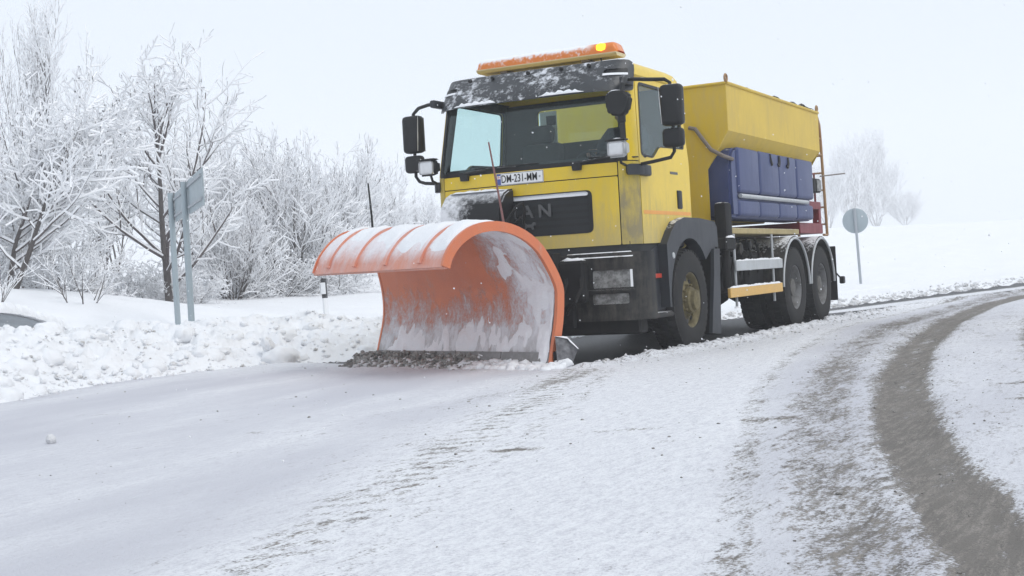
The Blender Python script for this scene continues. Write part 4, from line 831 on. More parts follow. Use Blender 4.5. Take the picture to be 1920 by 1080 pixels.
# snow lying on the hood between the ribs
cells = [0.0, *RIBS, 1.0]
for q in range(5):
    ua, ub = cells[q] + .018, cells[q + 1] - .018
    def cov(u_, v_, ua=ua, ub=ub):
        u = ua + (ub - ua) * u_; v = .42 + .55 * v_
        h = float(fbm(np.array([u * 13]), np.array([v * 8 + 4]), 3)[0]); edge = min(1, min(u_, 1 - u_) / .10)
        slope = prof(u, v + .01) - prof(u, v - .01); slope.normalize(); up = max(0.0, slope.x)           # flat on top, steep at the sides
        lip = (1.15 - u) * .9
        th = .05 * (up - .22 - (.75 + .5 * u) * max(0, v - .80 + .10 * u) / .17 * (1 - lip * .5)) * .95 * (.4 + h * 1.1) * edge ** .45 + (h - .57) * .03
        return pp(u, v, .028 + max(-.01, th))
    sheet('snow_cover', cov, 18, 40, 'snow', PLO)
def pack(u_, v_):       # snow packed onto the inside of the moldboard
    u = .012 + .976 * u_; v = .03 + .67 * v_
    h = float(fbm(np.array([u * 9 + 2.0]), np.array([v * 7 + 60]), 4)[0]); h2 = float(fbm(np.array([u * 40]), np.array([v * 16 + 20]), 3)[0])
    a_ = max(float(sstep(.46, .06, u)) * float(sstep(.74, .52, v)) * .8, float(sstep(.34, .06, v)) * .75)
    th = (a_ + (h - .5) * 1.9 + (h2 - .5) * .8 - .66) * .075
    return pp(u, v, -max(-.012, min(th, .06)))
sheet('packed_snow', pack, 110, 60, 'snow_packed', PLO)
for k in range(4):       # wear edge in sections
    u0, u1 = k / 4 + .004, (k + 1) / 4 - .004; a = pp(u0, 0); b = pp(u1, 0); m = MB(); vs = []
    for p in (a, b):
        for (o, z) in ((.03, .012), (.045, .012), (-.005, .19), (-.02, .19)): q = p + nd * o; vs.append((q.x, q.y, z))
    m.add(vs, [(0, 1, 2, 3), (7, 6, 5, 4), (0, 4, 5, 1), (1, 5, 6, 2), (2, 6, 7, 3), (3, 7, 4, 0)]); we = m.build('wear_edge', 'wear_steel', PLO)
    for j in range(3):
        p = a.lerp(b, (j + .5) / 3) + nd * .022; m = MB(); m.lathe([(0, .014), (.018, .012), (.02, 0)], 8, 'x', (p.x, p.y, .12)); m.build('bolt', 'wear_steel', we)
# end shoe and rubber flap on the leading end
p = pp(0, .06); m = MB(); m.box((p.x - .12, p.y + .02, .0), (p.x + .05, p.y + .075, .20), .012); m.build('guide_shoe', 'chassis_black', PLO)
m = MB(); q = p + Vector((-.02, .08, 0)); m.add([(q.x + .06, q.y - .03, .34), (q.x + .10, q.y + .00, .07), (q.x - .02, q.y + .10, .10), (q.x - .06, q.y + .14, .21), (q.x - .05, q.y + .04, .31), (q.x - .16, q.y + .06, .2), (q.x - .1, q.y + .02, .06)], [(0, 1, 2), (0, 2, 4), (4, 2, 3), (4, 3, 5), (5, 3, 6), (3, 2, 6), (2, 1, 6), (0, 4, 5), (0, 5, 6), (0, 6, 1)])
fl = m.build('end_flap', 'flap_grey', PLO, None); snow_strip('snow_edge', [(q.x + .06, q.y - .03, .34), (q.x - .05, q.y + .04, .31), (q.x - .06, q.y + .14, .215)], .02, .02, fl, 'snow', 61)
# marker rods
m = MB(); m.tube([(2.30, .20, 1.36), (2.31, .15, 1.75), (2.335, .10, 2.17)], [.012, .010, .008], 8); m.build('marker_rod', 'rod_pink', PLO)
fr = pp(1.0, .55, .05); m = MB(); m.tube([fr, fr + Vector((-.005, -.012, .35)), fr + Vector((-.03, -.05, .70))], [.014, .012, .009], 8); m.build('marker_rod', 'black_plastic', PLO)
m = MB(); m.box((fr.x - .04, fr.y + .0, fr.z - .06), (fr.x + .04, fr.y + .07, fr.z + .07), .012); m.build('rod_clamp', 'black_plastic', PLO)
# hitch between plough and bumper
hi_ = empty('plough_hitch', (0, 0, 0), 0, T)
m = MB(); m.box((1.48, -.62, .36), (1.56, .52, 1.06), .01); m.build('mounting_plate', 'chassis_black', hi_)
for yy in (.38, -.38):
    m = MB(); m.box((1.50, yy - .05, .40), (1.72, yy + .05, .56), .01); m.build('push_arm', 'chassis_black', hi_); m = MB(); m.box((1.56, yy - .04, .80), (1.74, yy + .04, 1.10), .01); m.build('lifting_bracket', 'chassis_black', hi_)
m = MB(); m.tube([(1.58, .06, .98), (1.80, .0, .60)], .05, 10); m.tube([(1.58, .06, .98), (1.8, .03, .72)], .065, 10); m.build('lift_cylinder', 'chassis_black', hi_)
for sg in (1, -1):
    m = MB(); m.tube([(1.6, sg * .42, .62), (1.72, sg * .5, .62)], .045, 10); m.build('slew_cylinder', 'chassis_black', hi_)
m = MB(); pa = pp(.12, .22, .06); pb = pp(.9, .22, .06); m.tube([pa, pb], .06, 10); pa = pp(.1, .42, .06); pb = pp(.92, .42, .06); m.tube([pa, pb], .045, 8); m.build('back_beam', 'chassis_black', hi_)
for k in range(6):
    yy = .62 - .16 * k; rr_ = random.Random(k); m = MB(); m.tube([(1.55, yy, .95 - .03 * k), (1.66, yy + .05, .80 - .05 * rr_.random()), (1.76, yy + .02, .62), (1.70, yy - .1, .50), (1.6, yy - .12, .55)], .017, 6); m.build('hydraulic_hose', 'chassis_black', hi_)
m = MB(); m.box((1.50, .40, .60), (1.62, .68, 1.02), .03); mp_ = m.build('valve_block', 'chassis_black', hi_)
snow_strip('snow_cap', [(1.56, .42, 1.02), (1.56, .67, 1.02)], .05, .035, mp_, 'snow', 71); snow_strip('snow_cap', [(1.53, -.6, 1.06), (1.53, .36, 1.06)], .05, .05, hi_, 'snow', 72)
m = MB(); m.tube([(2.02, .24, 1.46), (1.96, .12, 1.40), (1.9, -.02, 1.30), (1.78, -.06, 1.18)], .014, 6); m.tube([(1.98, .06, 1.43), (1.93, .16, 1.58), (1.90, .20, 1.60), (1.86, .20, 1.55), (1.80, .14, 1.30)], .015, 6); m.build('hose_holder', 'chassis_black', hi_)

# ------------------------------------------------------------------ driver
def person(loc):
    root = empty('person', loc); tag(root, 'driver in dark jacket sitting behind the steering wheel of the lorry', 'person')
    J = dict(pel=(0, 0, .10), wst=(-.04, 0, .28), chs=(-.08, 0, .48), nck=(-.06, 0, .64), shl=(-.07, .19, .58), shr=(-.07, -.19, .58), ell=(.12, .26, .36), elr=(.12, -.26, .36), hal=(.36, .20, .38), har=(.36, -.20, .38),
             hpl=(.05, .11, .08), hpr=(.05, -.11, .08), knl=(.46, .15, .12), knr=(.46, -.15, .12), anl=(.58, .14, -.32), anr=(.58, -.14, -.32), tol=(.74, .15, -.38), tor=(.74, -.15, -.38))
    rad = dict(pel=.15, wst=.14, chs=.15, nck=.06, shl=.085, shr=.085, ell=.055, elr=.055, hal=.038, har=.038, hpl=.10, hpr=.10, knl=.075, knr=.075, anl=.05, anr=.05, tol=.045, tor=.045)
    E = 'pel-wst wst-chs chs-nck chs-shl chs-shr shl-ell shr-elr ell-hal elr-har pel-hpl pel-hpr hpl-knl hpr-knr knl-anl knr-anr anl-tol anr-tor'.split()
    nm = list(J); me = bpy.data.meshes.new('clothed_body'); me.from_pydata([J[k] for k in nm], [tuple(nm.index(q) for q in e.split('-')) for e in E], [])
    o = bpy.data.objects.new('tmp_body', me); COL.objects.link(o); sk = o.modifiers.new('s', 'SKIN'); o.modifiers.new('d', 'SUBSURF').levels = 2
    for i, k in enumerate(nm): me.skin_vertices[0].data[i].radius = (rad[k], rad[k])
    me.skin_vertices[0].data[0].use_root = True
    dg = bpy.context.evaluated_depsgraph_get(); dg.update(); m2 = bpy.data.meshes.new_from_object(o.evaluated_get(dg)); bpy.data.objects.remove(o); m2.materials.clear()
    b = link('clothed_body', m2, 'jacket', root, 180)
    m = MB(); m.lathe([(0, -.115), (.045, -.105), (.068, -.05), (.078, .01), (.078, .06), (.06, .105), (0, .125)], 18, 'z', (-.02, 0, .765)); m.lathe([(0, .03), (.012, .02), (.016, 0)], 8, 'x', (.055, 0, .755)); m.tube([(-.04, 0, .60), (-.03, 0, .70)], .052, 10)
    for s_ in (1, -1): m.box((-.035, s_ * .078 - .01, .735), (.0, s_ * .078 + .01, .79), .006)
    m.build('head', 'skin', root, 60)
    m = MB(); m.lathe([(.084, .02), (.088, .06), (.07, .118), (0, .14)], 18, 'z', (-.03, 0, .765)); m.box((.03, -.07, .80), (.12, .07, .815), .006); m.build('cap', 'print_black', root, 60)
    for s_ in (1, -1):
        m = MB(); m.box((.35, s_ * .20 - .04, .35), (.43, s_ * .20 + .04, .385), .012, (0, R(-20), 0), 2)
        for k in range(4): yy = s_ * .20 - .033 + .022 * k; m.tube([(.42, yy, .37), (.455, yy, .365), (.465, yy, .34), (.45, yy, .322)], [.0095, .009, .0085, .007], 6)
        m.tube([(.38, s_ * .16, .37), (.42, s_ * .145, .385), (.45, s_ * .15, .375)], [.011, .010, .008], 6); m.build('hand', 'skin', root, 60)
    return root
person((.02, .52, 1.80))
# dark road grit heaped in the hopper
gxx = np.linspace(HX1 + .03, HX0 - .03, 110); gyy = np.linspace(-1.17, 1.17, 60); GX, GY = np.meshgrid(gxx, gyy, indexing='ij')
GZ = 2.93 + .08 * (1 - (GY / 1.17) ** 2) + (fbm(GX * 3.1, GY * 3.1, 4) - .45) * .12 + (.105 + .07 * (fbm(GX * 7 + 9, GY * 0 + 3, 3) - .4)) * np.exp(-((np.abs(GY) - 1.13) / .10) ** 2) * sstep(-1.9, -2.5, GX)
gi = np.arange(GX.size).reshape(GX.shape); gq = np.stack([gi[:-1, :-1], gi[1:, :-1], gi[1:, 1:], gi[:-1, 1:]], -1).reshape(-1, 4)
t = NT('grit'); nn_ = t.noise(30, 6, .7); t.bsdf(t.mix(t.ramp(nn_, .4, .7), (.035, .032, .03), (.16, .145, .13)), .9, 0, t.bump(nn_, .8, .03)); MATS['grit'] = t.m
o = link('road_grit', np_mesh('road_grit', np.stack([GX, GY, GZ], -1).reshape(-1, 3), gq), 'grit', None, 60); tag(o, 'dark road grit heaped in the yellow hopper', None, None, 'stuff')

# ------------------------------------------------------------------ trees
def prisms(P0, P1, r0, r1, n):
    d = P1 - P0; L = np.linalg.norm(d, axis=1, keepdims=True); L[L == 0] = 1; d = d / L
    ref = np.where(np.abs(d[:, 2:3]) < .9, np.array([[0, 0, 1.0]]), np.array([[1.0, 0, 0]])); a = np.cross(d, ref); a /= np.linalg.norm(a, axis=1, keepdims=True); b = np.cross(d, a)
    ang = np.arange(n) * 2 * math.pi / n + math.pi / 2 * 3; C_ = np.cos(ang); S_ = np.sin(ang)
    ring = a[:, None, :] * C_[None, :, None] + b[:, None, :] * S_[None, :, None]
    V_ = np.concatenate([P0[:, None, :] + ring * r0[:, None, None], P1[:, None, :] + ring * r1[:, None, None]], 1).reshape(-1, 3)
    k = np.arange(n); f = np.stack([k, (k + 1) % n, (k + 1) % n + n, k + n], 1); F_ = (np.arange(len(P0))[:, None, None] * 2 * n + f[None]).reshape(-1, 4)
    return V_, F_
def grow(seed, height, stems=1, lean=.12, spread=1.0, dens=1.0, up=.25, clear=.22, levels=4, splay=.5, r_base=None, crown=1.0):
    """returns segment arrays for trunk wood (thick) and twigs"""
    rr = random.Random(seed); segs = []
    def rv(): return Vector((rr.gauss(0, 1), rr.gauss(0, 1), rr.gauss(0, 1)))
    def limb(p, d, L, r, lev):
        n = max(3, int(L / (.22 if lev < 2 else .13 if lev < 3 else .09))); n = min(n, 16); st = L / n; pts = [p.copy()]; dd = d.normalized(); q = p.copy()
        for k in range(n):
            wob = (.07, .10, .15, .22, .3)[min(lev, 4)]
            dd = (dd + rv() * wob * .55 + Vector((0, 0, up * (.10 if lev else .05)))).normalized(); q = q + dd * st
            r0 = r * (1 - .80 * k / n); r1 = r * (1 - .80 * (k + 1) / n); segs.append((pts[-1].copy(), q.copy(), r0, r1, lev)); pts.append(q.copy())
        if lev >= levels: return
        cnt = [int(17 * dens), int(10 * dens), int(7 * dens), int(4 * dens)][min(lev, 3)]; cnt = max(2, int(cnt * (.75 + .5 * rr.random()) * min(1.0, L / (height * (.6, .28, .13, .07)[min(lev, 3)]))))
        for c_ in range(cnt):
            t_ = (clear if lev == 0 else .12) + (1 - (clear if lev == 0 else .12)) * (c_ + rr.random()) / cnt; t_ = min(t_, .98); k = min(n - 1, int(t_ * n)); w = t_ * n - k; bp = pts[k].lerp(pts[k + 1], w); ax = (pts[k + 1] - pts[k]).normalized()
            sd = rv(); sd = (sd - ax * sd.dot(ax)).normalized(); an = (.55 + .5 * rr.random()) * spread * (1.3 - .65 * t_ if lev == 0 else 1); nd_ = ax * math.cos(an) + sd * math.sin(an)
            fac = (.80 * (1 - .75 * t_) + .10) * crown if lev == 0 else (.50 * (1 - .5 * t_))
            limb(bp, nd_, L * fac * (.7 + .6 * rr.random()), r * (.50 - .16 * t_) * (1 - .3 * t_) + .002, lev + 1)
    for s_ in range(stems):
        a = 2 * math.pi * (s_ + rr.random() * .7) / stems; tl = lean + (splay * (.35 + .75 * rr.random()) if stems > 1 else 0)
        d = Vector((math.cos(a) * tl, math.sin(a) * tl, 1)); off = Vector((math.cos(a), math.sin(a), 0)) * (.16 * min(1, stems / 6) if stems > 1 else 0)
        limb(off + Vector((0, 0, -.25)), d, height * (1 if s_ == 0 else .62 + .4 * rr.random()), (r_base or height * .014) * (1 if stems == 1 else .5), 0 if stems < 5 else 0)
    return segs
def tree_meshes(key, snowload=1.0, seed=0, **kw):
    segs = grow(seed, **kw); rs = np.random.default_rng(seed)
    zt_ = np.percentile([s_[1][2] for s_ in segs], 99.7); kk = kw['height'] / zt_; segs = [(a * kk, b * kk, c * kk ** .5, d * kk ** .5, e) for a, b, c, d, e in segs]
    P0 = np.array([s_[0][:] for s_ in segs]); P1 = np.array([s_[1][:] for s_ in segs]); r0 = np.array([s_[2] for s_ in segs]); r1 = np.array([s_[3] for s_ in segs]); lev = np.array([s_[4] for s_ in segs])
    r0 = np.maximum(r0, .0035); r1 = np.maximum(r1, .003)
    th = lev < 1
    out = []
    V_, F_ = prisms(P0[th], P1[th], r0[th], r1[th], 7); out.append(('trunk', np_mesh('trunk', V_, F_), 'bark'))
    V_, F_ = prisms(P0[~th], P1[~th], r0[~th], r1[~th], 4); out.append(('branches', np_mesh('branches', V_, F_), 'twig'))
    d = (P1 - P0) / np.maximum(1e-6, np.linalg.norm(P1 - P0, axis=1, keepdims=True)); hor = np.sqrt(np.maximum(0, 1 - d[:, 2] ** 2))
    lump = .55 + .9 * vnoise(P0[:, 0] * 2.3 + 31 + P0[:, 2], P0[:, 1] * 2.3 + P0[:, 2] * 1.7)
    th_ = (.0045 + .0100 * hor * lump) * snowload * np.where(lev >= 2, 1.0, 1.0) + np.minimum(r0, .05) * .65 * hor
    sel = (hor > .25) & (rs.random(len(hor)) < .70 + .40 * hor)
    up_ = np.array([[0, 0, 1.0]]) * (np.minimum(r0, .12) * .75 * hor + th_ * .25)[:, None]
    V_, F_ = prisms(P0[sel] + up_[sel], P1[sel] + up_[sel], th_[sel], th_[sel] * .92, 5); out.append(('snow_cover', np_mesh('snow_cover', V_, F_), 'snow_branch'))
    return out
LIB = {}
def plant(kind, name, x, y, label, cat='tree', group=None, rz=0.0, sc=1.0, sink=.05, parts=None):
    root = empty(name, (x, y, Hz(x, y) - sink), rz); root.scale = sc if isinstance(sc, tuple) else (sc, sc, sc); tag(root, label, cat, group)
    if kind not in LIB: LIB[kind] = tree_meshes(kind, **KINDS[kind])
    first = not any(m_.users for _, m_, _ in LIB[kind])
    for nm, me, mt in LIB[kind]:
        if not me.materials: me.materials.append(MATS[mt]); me.polygons.foreach_set('use_smooth', [True] * len(me.polygons))
        o = bpy.data.objects.new(nm, me); COL.objects.link(o); o.parent = root
    return root
KINDS = dict(
    ash=dict(seed=11, height=5.3, stems=1, dens=1.08, spread=1.0, up=.55, clear=.13, levels=3, lean=.03, r_base=.10, snowload=1.15, crown=1.05),
    apple=dict(seed=23, height=3.7, stems=2, dens=1.05, spread=1.1, up=.35, clear=.18, levels=3, splay=.30, r_base=.13, snowload=1.15, crown=1.2),
    tall=dict(seed=35, height=9.0, stems=3, dens=1.0, spread=.65, up=1.2, clear=.20, levels=3, splay=.22, r_base=.14, snowload=1.35, crown=.8),
    thicket=dict(seed=41, height=3.5, stems=11, dens=.72, spread=.8, up=.85, clear=.14, levels=3, splay=.55, r_base=.06, snowload=.85),
    thicket_b=dict(seed=47, height=3.5, stems=10, dens=.72, spread=.75, up=1.0, clear=.12, levels=3, splay=.42, r_base=.06, snowload=.85),
    low=dict(seed=53, height=1.2, stems=10, dens=.7, spread=1.1, up=.2, clear=.08, levels=3, splay=1.0, r_base=.03, snowload=.6),
    sapling=dict(seed=61, height=1.1, stems=5, dens=.35, spread=.8, up=.4, clear=.3, levels=2, splay=.7, r_base=.03, snowload=.45),
    poplar=dict(seed=71, height=11., stems=6, dens=1.0, spread=.50, up=1.6, clear=.10, levels=3, splay=.26, r_base=.14, snowload=3.2),  # snow cover, with the load raised so its white adds painted haze fade
)
G1 = 'snowy trees and bushes behind the signs'
plant('ash', 'bare_tree', -7.45, -12.68, 'snow laden bare tree with dark trunk directly behind the two sign posts', 'tree', G1, R(40), (1.0, 1.0, 1.0))
plant('apple', 'bare_tree', -3.0, -12.3, 'spreading snow covered tree at the left edge of the picture, nearest of the trees', 'tree', G1, R(10), (1.0, 1.0, 1.0))
plant('tall', 'bare_tree', -17.6, -28.2, 'tall hazy tree with upright frosted twigs at the upper left corner', 'tree', G1, R(100), 1.0)
plant('tall', 'bare_tree', -18.5, -25.2, 'second tall hazy tree, between the corner tree and the tree behind the signs', 'tree', G1, R(230), .62)
plant('apple', 'bare_tree', -7.0, -15.2, 'low broad snow covered tree left of the trunk behind the signs', 'tree', G1, R(200), .80)
plant('ash', 'bare_tree', -12.4, -16.4, 'smaller snow laden tree just right of the sign posts', 'tree', G1, R(170), .72)
plant('thicket', 'snowy_bush', -13.3, -14.1, 'dense many-stemmed snowy bush above the far end of the plough', 'bush', G1, R(0), (1.25, 1.25, 1.18))
plant('thicket_b', 'snowy_bush', -14.6, -16.4, 'snowy bush between the sign posts and the dense bush', 'bush', G1, R(60), 1.1)
plant('thicket_b', 'snowy_bush', -18.0, -16.2, 'upright snowy bush behind the dark marker rod of the plough', 'bush', G1, R(150), 1.2)
plant('thicket', 'snowy_bush', -23.5, -18.6, 'pale misty bush at the right end of the row, next to the cab', 'bush', G1, R(220), 1.15)
plant('tall', 'bare_tree', -24.5, -30.5, 'broad pale tree in the mist showing through the crown behind the signs', 'tree', G1, R(20), .66)
plant('tall', 'bare_tree', -27.0, -26.2, 'pale tree in the mist between the sign posts and the marker rod', 'tree', G1, R(310), .58)
plant('thicket_b', 'snowy_bush', -9.5, -19.0, 'wide snowy bush deep between the two nearest trees', 'bush', G1, R(80), 1.1)
plant('thicket', 'snowy_bush', -4.5, -16.2, 'snowy bush low behind the trunk at the left edge', 'bush', G1, R(130), 1.0)
plant('thicket', 'snowy_bush', -10.6, -13.6, 'snowy bush immediately right of the sign posts at their foot', 'bush', G1, R(190), .72)
plant('thicket_b', 'snowy_bush', -40, -26.5, 'fainter misty bush just left of the cab mirror', 'bush', G1, R(300), .95)
for k, (x, y, sc, lb) in enumerate(((-8.7, -14.2, 1.0, 'low brown thicket left of the trunk behind the signs'), (-8.2, -12.9, .7, 'low twiggy scrub at the foot of the tree behind the signs'), (-12.0, -13.7, 1.15, 'low grey scrub under the left half of the dense bush'), (-13.6, -13.1, 1.0, 'low scrub in front of the dense bush'), (-5.2, -13.4, 1.0, 'low snowy scrub between the two nearest trees'), (-15.6, -14.2, 1.0, 'low scrub at the foot of the bush behind the marker rod'), (-3.2, -13.6, .9, 'low scrub beside the trunk at the left edge'), (-56, -34, 2.2, 'distant low scrub fading into mist beside the cab'))):
    plant('low', 'scrub', x, y, lb, 'scrub', 'low scrub under the trees', k * 1.3, sc)
plant('sapling', 'sapling', -2.9, -10.5, 'small leafless sapling with a few dark stems in the snow left of the signs', 'sapling', None, .5)
plant('sapling', 'sapling', -1.2, -10.8, 'thin bent twigs sticking out of the snow above the guard rail', 'sapling', None, 2.2, .8)
plant('sapling', 'sapling', -27.5, -17.6, 'single thin stem standing alone in the mist left of the cab', 'sapling', None, 1.0, .9)
G2 = 'misty trees beyond the round sign'
for k, (x, y, sc, lb) in enumerate(((-369.6, -80.9, (3.4, 3.4, 2.5), 'tall frosted tree in the mist directly above the round sign'), (-372.5, -75.0, (3.0, 3.0, 1.7), 'lower frosted tree in the mist right of the tall one'), (-375, -67.5, (2.4, 2.4, .95), 'smallest frosted tree at the right end of the misty group'), (-366, -87.0, (2.6, 2.6, 1.8), 'frosted tree in the mist close behind the ladder of the lorry'))):
    plant('poplar', 'misty_tree', x, y, lb, 'tree', G2, 1.1 * k + .4, sc)

# ------------------------------------------------------------------ signs, marker post, guard rail
def sign_pair():
    E0, E1, P2 = (-2.93, -8.38), (-0.01, -5.32), (-1.32, -6.70)
    r_ = empty('road_sign', (E0[0], E0[1], Hz(*E0[:2]) - .4)); tag(r_, 'back of a long grey metal sign panel on two tall posts in the snow bank', 'sign')
    base = Vector(r_.location); e0 = Vector((E0[0], E0[1], 0)); e1 = Vector((E1[0], E1[1], 0)); ax = (e1 - e0).normalized(); L = (e1 - e0).length; nr = Vector((-ax.y, ax.x, 0))
    nr = nr if nr.dot(Vector((13.3, 5.9, 0)) - e0) > 0 else -nr
    def W(u, o, z): p = e0 + ax * u + nr * o; return Vector((p.x, p.y, z)) - base
    u2 = (Vector((P2[0], P2[1], 0)) - e0).dot(ax)
    for u, zt in ((.05, 2.52), (u2, 2.50)):
        g = e0 + ax * u; m = MB(); m.tube([W(u, .075, Hz(g.x, g.y) - .4), W(u, .075, zt)], .046, 14); m.build('post', 'sign_grey', r_)
    for (a, b, z0, z1) in ((0, u2 - .02, 2.06, 2.50), (u2 + .02, L, 2.04, 2.52)):
        m = MB(); m.add([W(a, 0, z0), W(b, 0, z0), W(b, 0, z1), W(a, 0, z1), W(a, .02, z0), W(b, .02, z0), W(b, .02, z1), W(a, .02, z1)], [(0, 1, 2, 3), (7, 6, 5, 4), (0, 4, 5, 1), (1, 5, 6, 2), (2, 6, 7, 3), (3, 7, 4, 0)]); pn = m.build('sign_panel', 'sign_grey', r_)
        for zz in (z0 + .09, z1 - .09):
            m = MB(); m.add([W(a + .03, .02, zz - .018), W(b - .03, .02, zz - .018), W(b - .03, .02, zz + .018), W(a + .03, .02, zz + .018), W(a + .03, .045, zz - .018), W(b - .03, .045, zz - .018), W(b - .03, .045, zz + .018), W(a + .03, .045, zz + .018)], [(0, 1, 2, 3), (7, 6, 5, 4), (0, 4, 5, 1), (1, 5, 6, 2), (2, 6, 7, 3), (3, 7, 4, 0)]); m.build('stiffener', 'galvanised', pn)
    return r_
sign_pair()
xs, ys = -24.02, -2.39
rs_ = empty('round_sign', (xs, ys, Hz(xs, ys) - .3)); tag(rs_, 'round grey back of a traffic sign on a leaning post behind the lorry', 'sign'); rs_.rotation_euler = (R(2), R(-1), 0)
m = MB(); m.tube([(0, 0, 0), (0, 0, 2.42)], .038, 10); m.build('post', 'galvanised', rs_)
m = MB(); m.lathe([(0, -.01), (.345, -.01), (.352, -.006), (.352, .006), (.345, .01), (0, .01)], 40, 'x', (-.05, 0, 2.08)); dsc = m.build('disc', 'sign_grey', rs_); dsc.rotation_euler = (0, 0, R(18))
xs, ys = -6.44, -8.1
dp = empty('marker_post', (xs, ys, Hz(xs, ys) - .25)); tag(dp, 'white delineator post with black band and reflector below the plough hood', 'marker post'); dp.rotation_euler = (R(2), R(-4), R(25))
zt = 1.06 - (Hz(xs, ys) - .25)
m = MB(); m.prism([(-.055, -.05), (-.055, .05), (.03, .03), (.055, 0), (.03, -.03)], 0, zt - .36, 'z'); m.build('post_body', 'white_plastic', dp)
m = MB(); m.prism([(-.056, -.052), (-.056, .052), (.032, .032), (.057, 0), (.032, -.032)], zt - .36, zt, 'z'); bb = m.build('black_band', 'print_black', dp)
m = MB(); m.box((.034, -.042, zt - .29), (.062, .042, zt - .08), .004); m.build('reflector', 'white_plastic', bb)
m = MB(); m.box((-.02, -.064, zt - .29), (.045, -.050, zt - .08), .004); m.build('reflector', 'white_plastic', bb)
g0 = Vector((3.4, -6.62, 0)); g1 = Vector((-.55, -8.5, 0))
gr_ = empty('guard_rail', (g1.x, g1.y, Hz(g1.x, g1.y) - .2)); tag(gr_, 'grey metal guard rail end sinking into the snow bank under a snow cap', 'guard rail'); gb = Vector(gr_.location)
gp = []
for k in range(26):
    w = k / 25; p = g0.lerp(g1, w); z = .66 - .32 * max(0, (w - .45) / .55) ** 1.6; gp.append(Vector((p.x, p.y, z)) - gb)
sd = (g1 - g0).normalized().cross(Vector((0, 0, 1)))
wp = [(.0, -.155), (.035, -.13), (.04, -.08), (.0, -.03), (.0, .03), (.04, .08), (.035, .13), (.0, .155)]
vs = []; fs = []
for p in gp: vs += [p + sd * a * sg_ + Vector((0, 0, b)) for sg_ in (1,) for a, b in wp]
for k in range(len(gp) - 1):
    for j in range(7): fs.append((k * 8 + j, k * 8 + j + 1, (k + 1) * 8 + j + 1, (k + 1) * 8 + j))
m = MB(); m.add(vs, fs); o = m.build('beam', 'galvanised', gr_); o.modifiers.new('thick', 'SOLIDIFY').thickness = .006
for k in (4, 17):
    p = gp[k]; m = MB(); m.box((p.x - .05, p.y - .09, -.3), (p.x + .05, p.y - .01, p.z + .1), .005); m.build('rail_post', 'galvanised', gr_)
snow_strip('snow_cap', [tuple(p + Vector((0, 0, .15))) for p in gp], .10, .13, gr_, 'snow', 81)

# ------------------------------------------------------------------ loose snow
def ico(sub):
    bm = bmesh.new(); bmesh.ops.create_icosphere(bm, subdivisions=sub, radius=1); V_ = np.array([v.co[:] for v in bm.verts]); F_ = np.array([[v.index for v in f.verts] for f in bm.faces]); bm.free(); return V_, F_
I1, I2, I3 = ico(1), ico(2), ico(3)
def scatter(name, pts, sizes, mat, label, tmpl, flat=.7, jag=.35):
    TV, TF = tmpl; N = len(pts); k = len(TV); q = rng.normal(size=(N, 4)); q /= np.linalg.norm(q, axis=1, keepdims=True); w, x, y, z = q.T
    Rm = np.stack([1 - 2 * (y * y + z * z), 2 * (x * y - z * w), 2 * (x * z + y * w), 2 * (x * y + z * w), 1 - 2 * (x * x + z * z), 2 * (y * z - x * w), 2 * (x * z - y * w), 2 * (y * z + x * w), 1 - 2 * (x * x + y * y)], -1).reshape(N, 3, 3)
    L_ = TV[None] * (1 + jag * (rng.random((N, k, 1)) - .5) * 2) * (rng.uniform(.7, 1.3, (N, 1, 3))); L_ = np.einsum('nij,nkj->nki', Rm, L_); L_[:, :, 2] *= flat
    V_ = (L_ * sizes[:, None, None] + pts[:, None, :]).reshape(-1, 3); F_ = (TF[None] + (np.arange(N) * k)[:, None, None]).reshape(-1, 3)
    o = link(name, np_mesh(name, V_, F_), mat, None, 80); tag(o, label, None, None, 'stuff'); return o
def lay(x, y, s, lift=.25): return np.stack([x, y, Hf(x, y)[0] + s * lift], -1)
N = 4200; x = rng.uniform(-3.5, 9.5, N); dd_ = np.abs(rng.normal(0, 1.0, N)) * 1.5 - .12; y = EDGE(x) - dd_; s = .005 + .040 * rng.random(N) ** 5.0; scatter('snow_crumbs', lay(x, y, s), s, 'snow_dirty', 'small broken snow crumbs along the snow bank', I1)
N = 620; x = rng.uniform(-3.0, 9.5, N); dd_ = rng.uniform(.15, 3.6, N); y = EDGE(x) - dd_; s = .03 + .17 * rng.random(N) ** 4; scatter('snow_clumps', lay(x, y, s, -.25), s, 'snow', 'lumpy broken clumps on the snow bank', I3, .75, .13)
N = 2200; x = rng.uniform(-40, -6.5, N); y = EDGE(x) - np.abs(rng.normal(0, .30, N)) + .05; s = .01 + .05 * rng.random(N) ** 3.5; scatter('slush_crumbs', lay(x, y, s), s, 'slush_light', 'dirty crumbs along the road edge behind the lorry', I1)
N = 9000; x = rng.uniform(-3, 9.8, N); y = rng.uniform(-3.2, 5.6, N); keep_ = rng.random(N) < .03 + 1.2 * np.clip(fbm(x * .7, y * 1.4, 3) - .52, 0, 1) + .35 * np.exp(-((y - TRK(x)) / .5) ** 2) + .12 * np.exp(-((y - T3(x)) / .3) ** 2); x = x[keep_]; y = y[keep_]; ok = y > EDGE(x) + .1; bxm = (x - BL0[0]) * (BL1[1] - BL0[1]) - (y - BL0[1]) * (BL1[0] - BL0[0]); ok &= (bxm < -.1) | (y > CUT(x) + .1); x = x[ok]; y = y[ok]; s = .0025 + .008 * rng.random(len(x)) ** 4; scatter('road_crumbs', lay(x, y, s), s, 'slush', 'small dark crumbs strewn over the road snow', I1)
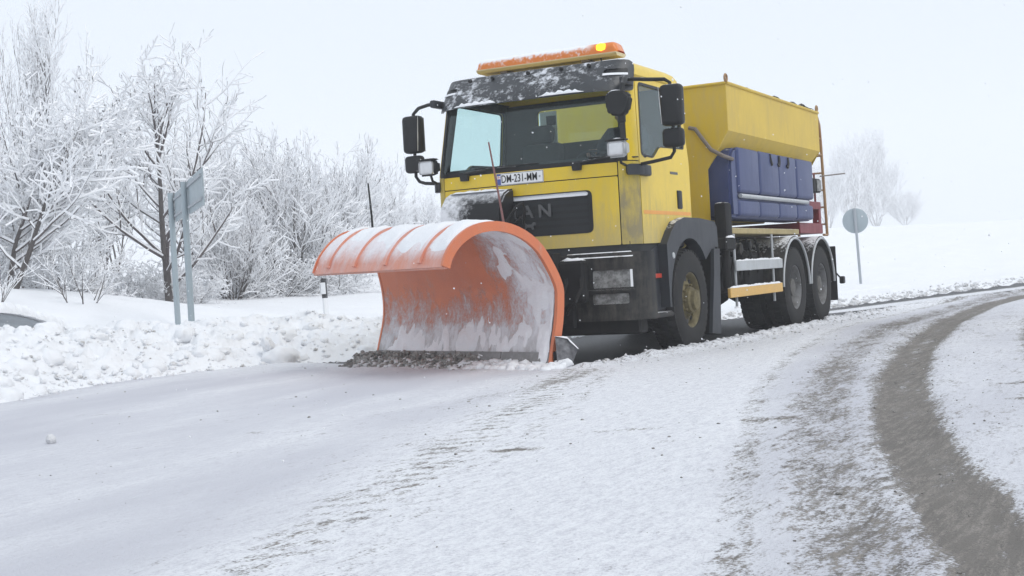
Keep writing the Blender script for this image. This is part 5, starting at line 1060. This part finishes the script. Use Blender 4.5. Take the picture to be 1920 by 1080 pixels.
N = 700; x = rng.uniform(-8, 2.35, N); y = CUT(x) + .06 + np.abs(rng.normal(0, .2, N)); s = .006 + .022 * rng.random(N) ** 4; scatter('ridge_crumbs', lay(x, y, s), s, 'slush_light', 'crumbs on the ridge left beside the cleared strip', I1)
# snow and slush rolling in front of the cutting edge
def roll(n, u0, u1, smin, smax, depth, mat, name, label, hgt=.12):
    u = rng.uniform(u0, u1, n); f_ = np.abs(rng.normal(0, depth, n)) + .02; s = smin + (smax - smin) * rng.random(n) ** 2; x = A0.x + bd.x * LEN * u + nd.x * f_; y = A0.y + bd.y * LEN * u + nd.y * f_
    z = rng.random(n) * hgt * np.exp(-(f_ / (depth * 1.5)) ** 2) + .035; return scatter(name, np.stack([x, y, z], -1), s, mat, label, I2, .8, .3)
roll(2600, .34, 1.08, .006, .030, .12, 'slush', 'grey_slush', 'grey slush rolling under the far part of the plough blade', .15)
roll(900, .25, 1.0, .008, .04, .14, 'slush_light', 'pale_slush', 'pale slush lumps in front of the plough blade', .10)
roll(620, -.04, .42, .015, .07, .12, 'snow', 'rolled_snow', 'loose white snow rolling before the near end of the blade', .07)
x, y = np.array([7.5]), np.array([-.27]); 
cl = scatter('snow_clod', np.array([[7.5, -.27, .065]]), np.array([.034]), 'slush_light', 'lone snow clod', I3, .9, .16); cl['kind'] = 'thing'; tag(cl, 'lone grey snow clod lying on the road at the lower left', 'snow clod')
cl = scatter('snow_clod', np.array([[.75, -3.85, .25]]), np.array([.10]), 'snow_dirty', 'x', I3, 1.0, .16); cl['kind'] = 'thing'; tag(cl, 'largest jagged snow lump on the bank between signs and plough', 'snow clod')
# falling snow
N = 2200; x = rng.uniform(-8, 9.0, N); y = rng.uniform(-8, 6.5, N); z = rng.uniform(.1, 5.0, N); scatter('falling_snow', np.stack([x, y, z], -1), rng.uniform(.0022, .0048, N), 'snow_branch', 'snowflakes falling through the air', I1, 1.3, .2)

# ------------------------------------------------------------------ haze
m = MB(); m.box((-460, -460, -2), (360, 460, 44)); hz = m.build('haze', None, None, None); tag(hz, 'thin winter mist over road and field', None, None, 'stuff')
hm = bpy.data.materials.new('haze'); hm.use_nodes = True; ht = hm.node_tree; ht.nodes.clear(); ho = ht.nodes.new('ShaderNodeOutputMaterial'); pv = ht.nodes.new('ShaderNodeVolumePrincipled')
pv.inputs['Color'].default_value = (.985, .99, 1.0, 1); pv.inputs['Density'].default_value = .0024; pv.inputs['Anisotropy'].default_value = .0
ht.links.new(pv.outputs[0], ho.inputs['Volume']); hz.data.materials.append(hm)
